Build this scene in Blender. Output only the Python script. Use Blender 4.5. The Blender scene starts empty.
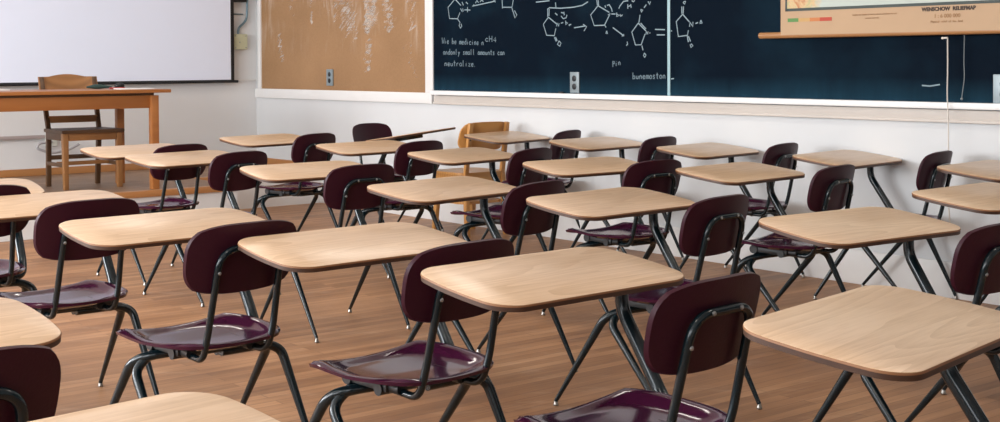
import bpy, bmesh, math, random, json
from math import sin, cos, pi, radians as R, sqrt
from mathutils import Vector as V, Matrix

random.seed(7)
WIN_POWER = [255, 215, 140, 75, 50]
FILL_POWER = 15
EXPOSURE = 0.0
S = bpy.context.scene
COL = S.collection

# ------------------------------------------------------------------ camera
CAM_H = 1.2559
cam = bpy.data.cameras.new('camera')
cam.sensor_width = 36.0
cam.lens = 1337.78 * 36 / 1000
cam.shift_y = -(211 - 88.5) / 1000
cam.clip_start = 0.05
cam_o = bpy.data.objects.new('camera', cam)
COL.objects.link(cam_o)
pit, rol = 0.0198988, 0.0049522
X0, UP, FW = V((1, 0, 0)), V((0, sin(pit), cos(pit))), V((0, cos(pit), -sin(pit)))
xc = X0 * cos(rol) - UP * sin(rol)
yc = X0 * sin(rol) + UP * cos(rol)
m = Matrix((xc, yc, -FW)).transposed().to_4x4()
m.translation = V((0, 0, CAM_H))
cam_o.matrix_world = m
S.camera = cam_o

# ------------------------------------------------------------------ room frame
C0 = V((-2.355, 12.931, 0))           # corner where the two walls meet
D1 = V((0.62591, -0.77989, 0))        # along the chalkboard wall, toward the viewer
INL = V((0.77989, 0.62591, 0))        # into the chalkboard wall / along the screen wall toward the corner
AR = math.atan2(D1.y, D1.x)           # local x along chalkboard wall, local y into it
AL = math.atan2(INL.y, INL.x)         # local x along screen wall toward corner, local y into it
DAIS = 0.29


def wpt(d2, d1, z=0.0):
    """d2 = distance along the screen wall away from the corner, d1 = distance out from it"""
    p = C0 - INL * d2 + D1 * d1
    return V((p.x, p.y, z))


# ------------------------------------------------------------------ materials
def mat(name):
    mt = bpy.data.materials.new(name)
    mt.use_nodes = True
    nt = mt.node_tree
    b = nt.nodes['Principled BSDF']
    return mt, nt, b


def node(nt, kind, **kw):
    n = nt.nodes.new(kind)
    for k, v in kw.items():
        if k in n.inputs:
            n.inputs[k].default_value = v
        else:
            setattr(n, k, v)
    return n


def plain(name, col, rough=0.5, metal=0.0, spec=0.5, coat=0.0, noise=0.0, nscale=30.0, bump=0.0):
    mt, nt, b = mat(name)
    b.inputs['Base Color'].default_value = (*col, 1)
    b.inputs['Roughness'].default_value = rough
    b.inputs['Metallic'].default_value = metal
    b.inputs['Specular IOR Level'].default_value = spec
    b.inputs['Coat Weight'].default_value = coat
    b.inputs['Coat Roughness'].default_value = 0.08
    if noise or bump:
        tc = node(nt, 'ShaderNodeTexCoord')
        nz = node(nt, 'ShaderNodeTexNoise', Scale=nscale, Detail=4.0)
        nt.links.new(tc.outputs['Object'], nz.inputs['Vector'])
        if noise:
            hs = node(nt, 'ShaderNodeMapRange')
            hs.inputs['To Min'].default_value = 1 - noise
            hs.inputs['To Max'].default_value = 1 + noise
            nt.links.new(nz.outputs['Fac'], hs.inputs['Value'])
            mx = node(nt, 'ShaderNodeMix', data_type='RGBA', blend_type='MULTIPLY')
            mx.inputs['Factor'].default_value = 1
            mx.inputs['A'].default_value = (*col, 1)
            nt.links.new(hs.outputs['Result'], mx.inputs['B'])
            nt.links.new(mx.outputs['Result'], b.inputs['Base Color'])
        if bump:
            bp = node(nt, 'ShaderNodeBump', Strength=bump, Distance=0.002)
            nt.links.new(nz.outputs['Fac'], bp.inputs['Height'])
            nt.links.new(bp.outputs['Normal'], b.inputs['Normal'])
    return mt


def wood(name, c1, c2, scale=(1.2, 14, 14), rough=0.4, coat=0.0, contrast=1.0, wave=True, bump=0.0, spec=0.5):
    """grain along local x"""
    mt, nt, b = mat(name)
    L = nt.links.new
    tc = node(nt, 'ShaderNodeTexCoord')
    oi = node(nt, 'ShaderNodeObjectInfo')
    ml = node(nt, 'ShaderNodeVectorMath', operation='MULTIPLY')
    ml.inputs[1].default_value = scale
    L(tc.outputs['Object'], ml.inputs[0])
    sc = node(nt, 'ShaderNodeMath', operation='MULTIPLY')
    sc.inputs[1].default_value = 37.0
    L(oi.outputs['Random'], sc.inputs[0])
    ad = node(nt, 'ShaderNodeVectorMath', operation='ADD')
    L(ml.outputs[0], ad.inputs[0])
    L(sc.outputs[0], ad.inputs[1])
    n1 = node(nt, 'ShaderNodeTexNoise', Scale=1.0, Detail=6.0, Roughness=0.6, Distortion=0.6)
    L(ad.outputs[0], n1.inputs['Vector'])
    fac = n1.outputs['Fac']
    if wave:
        m2 = node(nt, 'ShaderNodeVectorMath', operation='MULTIPLY')
        m2.inputs[1].default_value = (0.35, 0.5, 0.5)
        L(ad.outputs[0], m2.inputs[0])
        wv = node(nt, 'ShaderNodeTexWave', Scale=1.6, Distortion=5.0, Detail=2.0)
        wv.bands_direction = 'Y'
        wv.inputs['Detail Scale'].default_value = 0.6
        L(m2.outputs[0], wv.inputs['Vector'])
        mm = node(nt, 'ShaderNodeMix', data_type='FLOAT')
        mm.inputs['Factor'].default_value = 0.35
        L(n1.outputs['Fac'], mm.inputs['A'])
        L(wv.outputs['Fac'], mm.inputs['B'])
        fac = mm.outputs['Result']
    cr = node(nt, 'ShaderNodeValToRGB')
    cr.color_ramp.elements[0].position = 0.5 - 0.25 / contrast
    cr.color_ramp.elements[1].position = 0.5 + 0.25 / contrast
    cr.color_ramp.elements[0].color = (*c2, 1)
    cr.color_ramp.elements[1].color = (*c1, 1)
    L(fac, cr.inputs['Fac'])
    L(cr.outputs['Color'], b.inputs['Base Color'])
    b.inputs['Roughness'].default_value = rough
    b.inputs['Coat Weight'].default_value = coat
    b.inputs['Specular IOR Level'].default_value = spec
    b.inputs['Coat Roughness'].default_value = 0.15
    if bump:
        bp = node(nt, 'ShaderNodeBump', Strength=bump, Distance=0.001)
        L(fac, bp.inputs['Height'])
        L(bp.outputs['Normal'], b.inputs['Normal'])
    return mt


M_EDGE = plain('dark_edge', (0.052, 0.020, 0.008), 0.5, noise=0.25, nscale=40)
M_PLY = plain('top_edge_laminate', (0.24, 0.105, 0.04), 0.5)
M_SEAT = plain('maroon_plastic_gloss', (0.042, 0.0060, 0.0235), 0.11, spec=0.36, noise=0.12, nscale=25)
M_BACK = plain('maroon_plastic', (0.034, 0.0050, 0.0125), 0.42, spec=0.25, bump=0.25, nscale=160, noise=0.1)
M_STEEL = plain('green_black_steel', (0.0040, 0.0115, 0.0150), 0.17, spec=0.42)
M_BLACK = plain('black_plastic', (0.008, 0.010, 0.012), 0.45)
M_CHROME = plain('chrome', (0.30, 0.28, 0.25), 0.3, metal=1.0)
M_BOLT = plain('bolt_steel', (0.35, 0.36, 0.36), 0.3, metal=0.8)
M_TABLE = wood('honey_oak', (0.42, 0.165, 0.045), (0.28, 0.098, 0.024), (1.2, 16, 16), 0.4, contrast=0.8)
M_CHAIRWOOD = wood('worn_oak', (0.36, 0.165, 0.055), (0.22, 0.095, 0.03), (3, 16, 4), 0.42, contrast=0.8)
M_CHAIRDARK = wood('dark_oak', (0.115, 0.055, 0.022), (0.06, 0.028, 0.012), (3, 16, 4), 0.45, contrast=0.8)
M_BEECH = wood('golden_beech', (0.55, 0.28, 0.085), (0.42, 0.19, 0.05), (3, 14, 5), 0.36, contrast=0.8)
M_WALL = plain('painted_wall', (0.70, 0.705, 0.705), 0.62, noise=0.03, nscale=2.2, bump=0.15)
M_WALLR = plain('painted_wall_matte', (0.60, 0.615, 0.62), 0.6, noise=0.04, nscale=1.6, bump=0.15)
M_TRIM = plain('white_trim_paint', (0.70, 0.695, 0.68), 0.42, noise=0.03, nscale=9)
M_LEDGE = plain('warm_ledge_paint', (0.55, 0.50, 0.45), 0.5, noise=0.04, nscale=9)
M_CEIL = plain('ceiling_paint', (0.78, 0.77, 0.75), 0.8)
M_SCREEN = plain('screen_fabric', (0.745, 0.80, 0.93), 0.75, noise=0.012, nscale=3)
M_SCREENBLK = plain('screen_black', (0.006, 0.007, 0.009), 0.5)
M_OUTLET = plain('outlet_steel', (0.24, 0.29, 0.31), 0.4, metal=0.35)
M_BOXPAINT = plain('pale_green_box_paint', (0.52, 0.53, 0.36), 0.5, noise=0.1, nscale=30)
M_PIPE = plain('blue_grey_conduit', (0.16, 0.24, 0.28), 0.35, metal=0.5)
M_RODW = wood('map_rod_wood', (0.42, 0.205, 0.08), (0.33, 0.15, 0.055), (1, 20, 20), 0.35, contrast=0.7)
M_CORD = plain('cord_white', (0.66, 0.62, 0.56), 0.7)
M_CORDG = plain('cord_grey', (0.20, 0.23, 0.24), 0.7)
M_CHALK = plain('chalk', (0.24, 0.32, 0.36), 0.9)
M_CHALKF = plain('chalk_faint', (0.15, 0.21, 0.245), 0.9)
M_PAPER = plain('paper', (0.80, 0.80, 0.78), 0.7)
M_RED = plain('red_plastic', (0.45, 0.05, 0.05), 0.4)
M_DGREEN = plain('dark_green_cloth', (0.025, 0.06, 0.055), 0.7)
M_NOSE = wood('nosing_oak', (0.50, 0.235, 0.085), (0.38, 0.165, 0.055), (1.5, 18, 18), 0.4, contrast=0.8)
M_INK = plain('dark_ink', (0.045, 0.028, 0.02), 0.7)
M_INKB = plain('brown_ink', (0.30, 0.16, 0.07), 0.7)
M_GREEN = plain('map_green', (0.10, 0.24, 0.07), 0.7)
M_TAN = plain('map_tan', (0.50, 0.31, 0.12), 0.7)
M_ORANGE = plain('map_orange', (0.50, 0.18, 0.06), 0.7)
M_MRED = plain('map_red', (0.42, 0.055, 0.03), 0.7)


def board_material():
    mt, nt, b = mat('chalkboard_slate')
    L = nt.links.new
    tc = node(nt, 'ShaderNodeTexCoord')
    n1 = node(nt, 'ShaderNodeTexNoise', Scale=1.3, Detail=5.0, Roughness=0.6)
    L(tc.outputs['Object'], n1.inputs['Vector'])
    st = node(nt, 'ShaderNodeVectorMath', operation='MULTIPLY')
    st.inputs[1].default_value = (9, 1, 1.2)
    L(tc.outputs['Object'], st.inputs[0])
    n2 = node(nt, 'ShaderNodeTexNoise', Scale=1.0, Detail=5.0, Roughness=0.7)
    L(st.outputs[0], n2.inputs['Vector'])
    # chalk dust settles along the lower edge of the board (object z = 0 at the tray)
    sp = node(nt, 'ShaderNodeSeparateXYZ')
    L(tc.outputs['Object'], sp.inputs[0])
    mr = node(nt, 'ShaderNodeMapRange')
    mr.inputs['From Min'].default_value = 0.0
    mr.inputs['From Max'].default_value = 0.13
    mr.inputs['To Min'].default_value = 1.0
    mr.inputs['To Max'].default_value = 0.0
    L(sp.outputs['Z'], mr.inputs['Value'])
    m1 = node(nt, 'ShaderNodeMath', operation='MULTIPLY')
    L(mr.outputs['Result'], m1.inputs[0])
    L(n2.outputs['Fac'], m1.inputs[1])
    r1 = node(nt, 'ShaderNodeMapRange')
    r1.inputs['From Min'].default_value = 0.45
    r1.inputs['From Max'].default_value = 0.8
    r1.inputs['To Max'].default_value = 0.33
    L(n1.outputs['Fac'], r1.inputs['Value'])
    m2 = node(nt, 'ShaderNodeMath', operation='ADD', use_clamp=True)
    L(m1.outputs[0], m2.inputs[0])
    L(r1.outputs['Result'], m2.inputs[1])
    mx = node(nt, 'ShaderNodeMix', data_type='RGBA')
    mx.inputs['A'].default_value = (0.0020, 0.0062, 0.0130, 1)
    mx.inputs['B'].default_value = (0.013, 0.050, 0.080, 1)
    L(m2.outputs[0], mx.inputs['Factor'])
    L(mx.outputs['Result'], b.inputs['Base Color'])
    b.inputs['Roughness'].default_value = 0.6
    b.inputs['Specular IOR Level'].default_value = 0.03
    return mt


def cork_material():
    mt, nt, b = mat('cork_board')
    L = nt.links.new
    tc = node(nt, 'ShaderNodeTexCoord')
    n0 = node(nt, 'ShaderNodeTexNoise', Scale=90.0, Detail=3.0)
    n1 = node(nt, 'ShaderNodeTexNoise', Scale=1.6, Detail=4.0)
    L(tc.outputs['Object'], n0.inputs['Vector'])
    L(tc.outputs['Object'], n1.inputs['Vector'])
    cr = node(nt, 'ShaderNodeValToRGB')
    cr.color_ramp.elements[0].position = 0.3
    cr.color_ramp.elements[0].color = (0.235, 0.125, 0.052, 1)
    cr.color_ramp.elements[1].position = 0.7
    cr.color_ramp.elements[1].color = (0.33, 0.185, 0.085, 1)
    ad = node(nt, 'ShaderNodeMix', data_type='FLOAT')
    ad.inputs['Factor'].default_value = 0.35
    L(n1.outputs['Fac'], ad.inputs['A'])
    L(n0.outputs['Fac'], ad.inputs['B'])
    L(ad.outputs['Result'], cr.inputs['Fac'])
    # wiped chalk: brushed diagonal streaks, heavier in the upper half
    mp = node(nt, 'ShaderNodeMapping')
    mp.inputs['Rotation'].default_value = (0, R(18), 0)
    mp.inputs['Scale'].default_value = (9, 1, 1.6)
    L(tc.outputs['Object'], mp.inputs['Vector'])
    n2 = node(nt, 'ShaderNodeTexNoise', Scale=1.0, Detail=6.0, Roughness=0.75, Distortion=0.8)
    L(mp.outputs['Vector'], n2.inputs['Vector'])
    n3 = node(nt, 'ShaderNodeTexNoise', Scale=2.3, Detail=2.0)
    L(tc.outputs['Object'], n3.inputs['Vector'])
    sp = node(nt, 'ShaderNodeSeparateXYZ')
    L(tc.outputs['Object'], sp.inputs[0])
    hz = node(nt, 'ShaderNodeMapRange')
    hz.inputs['From Min'].default_value = 0.25
    hz.inputs['From Max'].default_value = 0.7
    L(sp.outputs['Z'], hz.inputs['Value'])
    r2 = node(nt, 'ShaderNodeMapRange')
    r2.inputs['From Min'].default_value = 0.5
    r2.inputs['From Max'].default_value = 0.72
    L(n2.outputs['Fac'], r2.inputs['Value'])
    r3 = node(nt, 'ShaderNodeMapRange')
    r3.inputs['From Min'].default_value = 0.42
    r3.inputs['From Max'].default_value = 0.62
    L(n3.outputs['Fac'], r3.inputs['Value'])
    a = node(nt, 'ShaderNodeMath', operation='MULTIPLY')
    L(r2.outputs['Result'], a.inputs[0])
    L(r3.outputs['Result'], a.inputs[1])
    c = node(nt, 'ShaderNodeMath', operation='MULTIPLY')
    L(a.outputs[0], c.inputs[0])
    L(hz.outputs['Result'], c.inputs[1])
    c2 = node(nt, 'ShaderNodeMath', operation='MULTIPLY')
    c2.inputs[1].default_value = 0.75
    L(c.outputs[0], c2.inputs[0])
    mx = node(nt, 'ShaderNodeMix', data_type='RGBA')
    mx.inputs['B'].default_value = (0.62, 0.54, 0.46, 1)
    L(c2.outputs[0], mx.inputs['Factor'])
    L(cr.outputs['Color'], mx.inputs['A'])
    L(mx.outputs['Result'], b.inputs['Base Color'])
    b.inputs['Roughness'].default_value = 0.7
    return mt


def floor_material(name='worn_plank_floor', c=((0.53, 0.295, 0.150), (0.34, 0.17, 0.080), (0.16, 0.072, 0.032)), rot=AL):
    mt, nt, b = mat(name)
    L = nt.links.new
    tc = node(nt, 'ShaderNodeTexCoord')
    mp = node(nt, 'ShaderNodeMapping')
    mp.inputs['Rotation'].default_value = (0, 0, -rot)
    L(tc.outputs['Object'], mp.inputs['Vector'])
    br = node(nt, 'ShaderNodeTexBrick', Scale=1.0)
    br.offset = 0.37
    br.inputs['Brick Width'].default_value = 1.5
    br.inputs['Row Height'].default_value = 0.057
    br.inputs['Mortar Size'].default_value = 0.0022
    br.inputs['Mortar Smooth'].default_value = 0.4
    br.inputs['Color1'].default_value = (0.2, 0.2, 0.2, 1)
    br.inputs['Color2'].default_value = (0.8, 0.8, 0.8, 1)
    br.inputs['Mortar'].default_value = (0.5, 0.5, 0.5, 1)
    L(mp.outputs['Vector'], br.inputs['Vector'])
    ml = node(nt, 'ShaderNodeVectorMath', operation='MULTIPLY')
    ml.inputs[1].default_value = (1.6, 26, 1)
    L(mp.outputs['Vector'], ml.inputs[0])
    n1 = node(nt, 'ShaderNodeTexNoise', Scale=1.0, Detail=6.0, Roughness=0.65, Distortion=0.4)
    L(ml.outputs[0], n1.inputs['Vector'])
    n2 = node(nt, 'ShaderNodeTexNoise', Scale=1.7, Detail=4.0)
    L(tc.outputs['Object'], n2.inputs['Vector'])
    m1 = node(nt, 'ShaderNodeMix', data_type='FLOAT')
    m1.inputs['Factor'].default_value = 0.55
    L(br.outputs['Color'], m1.inputs['A'])
    L(n1.outputs['Fac'], m1.inputs['B'])
    m2 = node(nt, 'ShaderNodeMix', data_type='FLOAT')
    m2.inputs['Factor'].default_value = 0.35
    L(m1.outputs['Result'], m2.inputs['A'])
    L(n2.outputs['Fac'], m2.inputs['B'])
    cr = node(nt, 'ShaderNodeValToRGB')
    e = cr.color_ramp.elements
    e[0].position = 0.30
    e[0].color = (*c[2], 1)
    e[1].position = 0.70
    e[1].color = (*c[0], 1)
    k = cr.color_ramp.elements.new(0.5)
    k.color = (*c[1], 1)
    L(m2.outputs['Result'], cr.inputs['Fac'])
    # worn pale scuffs
    ms = node(nt, 'ShaderNodeMapping')
    ms.inputs['Rotation'].default_value = (0, 0, -rot + 0.2)
    ms.inputs['Scale'].default_value = (2.2, 9, 1)
    L(tc.outputs['Object'], ms.inputs['Vector'])
    n3 = node(nt, 'ShaderNodeTexNoise', Scale=1.0, Detail=7.0, Roughness=0.75)
    L(ms.outputs['Vector'], n3.inputs['Vector'])
    r3 = node(nt, 'ShaderNodeMapRange')
    r3.inputs['From Min'].default_value = 0.55
    r3.inputs['From Max'].default_value = 0.78
    r3.inputs['To Max'].default_value = 0.62
    L(n3.outputs['Fac'], r3.inputs['Value'])
    mx = node(nt, 'ShaderNodeMix', data_type='RGBA')
    mx.inputs['B'].default_value = (0.52, 0.36, 0.24, 1)
    L(r3.outputs['Result'], mx.inputs['Factor'])
    L(cr.outputs['Color'], mx.inputs['A'])
    # dark joints between boards
    mj = node(nt, 'ShaderNodeMix', data_type='RGBA')
    mj.inputs['B'].default_value = (0.075, 0.033, 0.016, 1)
    jf = node(nt, 'ShaderNodeMath', operation='MULTIPLY')
    jf.inputs[1].default_value = 0.55
    L(br.outputs['Fac'], jf.inputs[0])
    L(jf.outputs[0], mj.inputs['Factor'])
    L(mx.outputs['Result'], mj.inputs['A'])
    L(mj.outputs['Result'], b.inputs['Base Color'])
    rr = node(nt, 'ShaderNodeMapRange')
    rr.inputs['To Min'].default_value = 0.36
    rr.inputs['To Max'].default_value = 0.62
    L(n2.outputs['Fac'], rr.inputs['Value'])
    L(rr.outputs['Result'], b.inputs['Roughness'])
    b.inputs['Specular IOR Level'].default_value = 0.4
    bp = node(nt, 'ShaderNodeBump', Strength=0.25, Distance=0.002)
    L(m1.outputs['Result'], bp.inputs['Height'])
    L(bp.outputs['Normal'], b.inputs['Normal'])
    return mt


def map_material():
    """a printed relief map: land tones, sea, paper"""
    mt, nt, b = mat('relief_map_print')
    L = nt.links.new
    tc = node(nt, 'ShaderNodeTexCoord')
    n1 = node(nt, 'ShaderNodeTexNoise', Scale=2.2, Detail=6.0, Roughness=0.6)
    L(tc.outputs['Object'], n1.inputs['Vector'])
    n2 = node(nt, 'ShaderNodeTexNoise', Scale=14.0, Detail=5.0, Roughness=0.7, Distortion=1.0)
    L(tc.outputs['Object'], n2.inputs['Vector'])
    sp = node(nt, 'ShaderNodeSeparateXYZ')
    L(tc.outputs['Object'], sp.inputs[0])
    mr = node(nt, 'ShaderNodeMapRange')
    mr.inputs['From Min'].default_value = 0.15
    mr.inputs['From Max'].default_value = 0.75
    mr.inputs['To Min'].default_value = -0.35
    mr.inputs['To Max'].default_value = 0.25
    L(sp.outputs['X'], mr.inputs['Value'])
    ad = node(nt, 'ShaderNodeMath', operation='ADD')
    L(n1.outputs['Fac'], ad.inputs[0])
    L(mr.outputs['Result'], ad.inputs[1])
    sea = node(nt, 'ShaderNodeMapRange')
    sea.inputs['From Min'].default_value = 0.42
    sea.inputs['From Max'].default_value = 0.5
    L(ad.outputs[0], sea.inputs['Value'])
    cr = node(nt, 'ShaderNodeValToRGB')
    e = cr.color_ramp.elements
    e[0].position = 0.35
    e[0].color = (0.36, 0.38, 0.17, 1)
    e[1].position = 0.65
    e[1].color = (0.45, 0.16, 0.055, 1)
    k = e.new(0.5)
    k.color = (0.58, 0.42, 0.22, 1)
    L(n2.outputs['Fac'], cr.inputs['Fac'])
    mx = node(nt, 'ShaderNodeMix', data_type='RGBA')
    mx.inputs['B'].default_value = (0.44, 0.50, 0.45, 1)
    L(sea.outputs['Result'], mx.inputs['Factor'])
    L(cr.outputs['Color'], mx.inputs['A'])
    L(mx.outputs['Result'], b.inputs['Base Color'])
    b.inputs['Roughness'].default_value = 0.6
    return mt



def oak_top():
    mt, nt, b = mat('oak_laminate')
    L = nt.links.new
    tc = node(nt, 'ShaderNodeTexCoord')
    oi = node(nt, 'ShaderNodeObjectInfo')
    sc = node(nt, 'ShaderNodeVectorMath', operation='SCALE')
    sc.inputs[0].default_value = (3.1, 5.7, 0.0)
    L(oi.outputs['Random'], sc.inputs['Scale'])
    ad = node(nt, 'ShaderNodeVectorMath', operation='ADD')
    L(tc.outputs['Object'], ad.inputs[0])
    L(sc.outputs[0], ad.inputs[1])
    # cathedral figure: contour bands of a stretched low noise
    m1 = node(nt, 'ShaderNodeVectorMath', operation='MULTIPLY')
    m1.inputs[1].default_value = (0.75, 7.5, 0.0)
    L(ad.outputs[0], m1.inputs[0])
    n1 = node(nt, 'ShaderNodeTexNoise', Scale=1.0, Detail=1.5, Roughness=0.4, Distortion=0.3)
    L(m1.outputs[0], n1.inputs['Vector'])
    mm = node(nt, 'ShaderNodeMath', operation='MULTIPLY')
    mm.inputs[1].default_value = 13.0
    L(n1.outputs['Fac'], mm.inputs[0])
    fr = node(nt, 'ShaderNodeMath', operation='FRACT')
    L(mm.outputs[0], fr.inputs[0])
    # fine pores along the grain
    m2 = node(nt, 'ShaderNodeVectorMath', operation='MULTIPLY')
    m2.inputs[1].default_value = (7.0, 130.0, 0.0)
    L(ad.outputs[0], m2.inputs[0])
    n2 = node(nt, 'ShaderNodeTexNoise', Scale=1.0, Detail=4.0, Roughness=0.7)
    L(m2.outputs[0], n2.inputs['Vector'])
    mx = node(nt, 'ShaderNodeMix', data_type='FLOAT')
    mx.inputs['Factor'].default_value = 0.74
    L(fr.outputs[0], mx.inputs['A'])
    L(n2.outputs['Fac'], mx.inputs['B'])
    cr = node(nt, 'ShaderNodeValToRGB')
    e = cr.color_ramp.elements
    e[0].position, e[0].color = 0.20, (0.55, 0.355, 0.195, 1)
    e[1].position, e[1].color = 0.64, (0.73, 0.525, 0.345, 1)
    L(mx.outputs['Result'], cr.inputs['Fac'])
    L(cr.outputs['Color'], b.inputs['Base Color'])
    b.inputs['Roughness'].default_value = 0.32
    b.inputs['Specular IOR Level'].default_value = 0.8
    return mt


M_TOP = oak_top()
M_BOARD, M_CORK, M_FLOOR = board_material(), cork_material(), floor_material()
M_DAISFLOOR = floor_material('dais_plank_floor', ((0.33, 0.21, 0.13), (0.25, 0.15, 0.09), (0.19, 0.11, 0.062)))
M_MAP = map_material()
M_MAPPAPER = plain('map_border_paper', (0.44, 0.29, 0.165), 0.6, noise=0.05, nscale=5)
M_MAPEDGE = plain('map_frame_line', (0.035, 0.05, 0.045), 0.6)
M_GLASS = plain('window_glass', (0.9, 0.95, 1.0), 0.05)
M_GLASS.node_tree.nodes['Principled BSDF'].inputs['Transmission Weight'].default_value = 1.0


# ------------------------------------------------------------------ mesh helpers
def link(name, bm, material, parent=None, smooth=True, loc=None, rotz=None):
    bmesh.ops.recalc_face_normals(bm, faces=bm.faces)
    me = bpy.data.meshes.new(name)
    bm.to_mesh(me)
    bm.free()
    mats = material if isinstance(material, (list, tuple)) else [material]
    for x in mats:
        me.materials.append(x)
    if smooth:
        for p in me.polygons:
            p.use_smooth = True
        me.set_sharp_from_angle(angle=R(38))
    o = bpy.data.objects.new(name, me)
    COL.objects.link(o)
    if parent is not None:
        o.parent = parent
    if loc is not None:
        o.location = loc
    if rotz is not None:
        o.rotation_euler = (0, 0, rotz)
    return o


def empty(name, loc=(0, 0, 0), rotz=0.0):
    o = bpy.data.objects.new(name, None)
    o.empty_display_size = 0.1
    o.location = loc
    o.rotation_euler = (0, 0, rotz)
    COL.objects.link(o)
    return o


def tag(o, label=None, cat=None, group=None, kind=None):
    for k, v in (('label', label), ('category', cat), ('group', group), ('kind', kind)):
        if v:
            o[k] = v
    return o


def box(bm, a, b, bevel=0.0, mi=0, M=None):
    x0, y0, z0 = (min(a[i], b[i]) for i in range(3))
    x1, y1, z1 = (max(a[i], b[i]) for i in range(3))
    vs = [bm.verts.new((x, y, z)) for x in (x0, x1) for y in (y0, y1) for z in (z0, z1)]
    F = [(0, 1, 3, 2), (4, 6, 7, 5), (0, 4, 5, 1), (2, 3, 7, 6), (0, 2, 6, 4), (1, 5, 7, 3)]
    fs = [bm.faces.new([vs[i] for i in f]) for f in F]
    for f in fs:
        f.material_index = mi
    if bevel:
        es = list({e for f in fs for e in f.edges})
        r = bmesh.ops.bevel(bm, geom=es, offset=bevel, segments=2, affect='EDGES', profile=0.6)
        for f in r['faces']:
            f.material_index = mi
        vs = list({v for v in r['verts']} | {v for v in vs if v.is_valid})
    if M is not None:
        bmesh.ops.transform(bm, matrix=M, verts=[v for v in vs if v.is_valid])
    return bm


def beam(bm, p, q, w, d, bevel=0.003, w2=None, d2=None, side=V((1, 0, 0))):
    """a straight bar from p to q, rectangular section w (along side) by d, tapering to w2, d2"""
    p, q = V(p), V(q)
    ax = (q - p).normalized()
    s = (side - ax * side.dot(ax)).normalized()
    t = ax.cross(s)
    w2, d2 = w2 or w, d2 or d
    vs = []
    for c, ww, dd in ((p, w, d), (q, w2, d2)):
        for i, j in ((-1, -1), (1, -1), (1, 1), (-1, 1)):
            vs.append(bm.verts.new(c + s * i * ww / 2 + t * j * dd / 2))
    fs = [bm.faces.new([vs[i] for i in f]) for f in ((0, 1, 2, 3), (4, 7, 6, 5), (0, 4, 5, 1), (1, 5, 6, 2), (2, 6, 7, 3), (3, 7, 4, 0))]
    if bevel:
        bmesh.ops.bevel(bm, geom=list({e for f in fs for e in f.edges}), offset=bevel, segments=2, affect='EDGES', profile=0.6)
    return bm


def fillet(path, rad, n=6):
    """round the inner corners of a polyline"""
    P = [V(p) for p in path]
    out = [P[0]]
    for i in range(1, len(P) - 1):
        r = rad[i] if isinstance(rad, (list, tuple)) else rad
        a, b, c = P[i - 1], P[i], P[i + 1]
        d0, d1 = (a - b), (c - b)
        k = min(r, d0.length * 0.48, d1.length * 0.48)
        p0, p1 = b + d0.normalized() * k, b + d1.normalized() * k
        for j in range(n + 1):
            t = j / n
            out.append(p0 * (1 - t) ** 2 + b * 2 * t * (1 - t) + p1 * t * t)
    out.append(P[-1])
    return out


def tube(bm, path, rad, n=12, caps=True):
    """sweep a circle along a path; rad may be one number or a function of 0..1 along the length"""
    P = [V(p) for p in path]
    L = [0.0]
    for a, b in zip(P, P[1:]):
        L.append(L[-1] + (b - a).length)
    T = []
    for i in range(len(P)):
        a, b = P[max(0, i - 1)], P[min(len(P) - 1, i + 1)]
        T.append((b - a).normalized())
    u = T[0].orthogonal().normalized()
    rings = []
    for i, p in enumerate(P):
        if i:
            ax = T[i - 1].cross(T[i])
            if ax.length > 1e-7:
                u = Matrix.Rotation(T[i - 1].angle(T[i]), 3, ax.normalized()) @ u
        u = (u - T[i] * u.dot(T[i])).normalized()
        w = T[i].cross(u)
        r = rad(L[i] / L[-1]) if callable(rad) else rad
        rings.append([bm.verts.new(p + (u * cos(2 * pi * k / n) + w * sin(2 * pi * k / n)) * r) for k in range(n)])
    for a, b in zip(rings, rings[1:]):
        for k in range(n):
            bm.faces.new((a[k], a[(k + 1) % n], b[(k + 1) % n], b[k]))
    if caps:
        bm.faces.new(rings[0][::-1])
        bm.faces.new(rings[-1])
    return bm


def prism(bm, outline, z0, z1, f=None, mi=0):
    """extrude a closed 2-D outline between heights; f maps (x, y, z) to a point"""
    f = f or (lambda x, y, z: V((x, y, z)))
    a = [bm.verts.new(f(x, y, z0)) for x, y in outline]
    b = [bm.verts.new(f(x, y, z1)) for x, y in outline]
    n = len(a)
    fs = [bm.faces.new(a[::-1]), bm.faces.new(b)]
    for i in range(n):
        fs.append(bm.faces.new((a[i], a[(i + 1) % n], b[(i + 1) % n], b[i])))
    for q in fs:
        q.material_index = mi
    return bm


def lathe(bm, prof, n=16, M=None):
    rings = []
    for r, z in prof:
        rings.append([bm.verts.new((r * cos(2 * pi * k / n), r * sin(2 * pi * k / n), z)) for k in range(n)])
    for a, b in zip(rings, rings[1:]):
        for k in range(n):
            bm.faces.new((a[k], a[(k + 1) % n], b[(k + 1) % n], b[k]))
    bm.faces.new(rings[0][::-1])
    bm.faces.new(rings[-1])
    if M is not None:
        bmesh.ops.transform(bm, matrix=M, verts=[v for r in rings for v in r])
    return bm


def NB():
    return bmesh.new()


def B(a, b, bevel=0.0):
    return box(NB(), a, b, bevel)


# ================================================================== SETTING
WX0, WX1 = -0.15, 14.0
RW = (C0.x, C0.y, 0)
ROOMH = 3.25
WIDE = 8.7                                # distance between chalkboard wall and window wall

w = link('wall_right', B((-0.15, 0, -0.02), (14.0, 0.15, ROOMH)), M_WALLR, None, False, RW, AR)
tag(w, kind='structure')
w = link('wall_left', B((-WIDE - 0.15, 0, -0.02), (0.0, 0.15, ROOMH)), M_WALL, None, False, RW, AL)
tag(w, kind='structure')


def frame_pts(pts):
    return [(C0 + D1 * s - INL * p) for s, p in pts]


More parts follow.
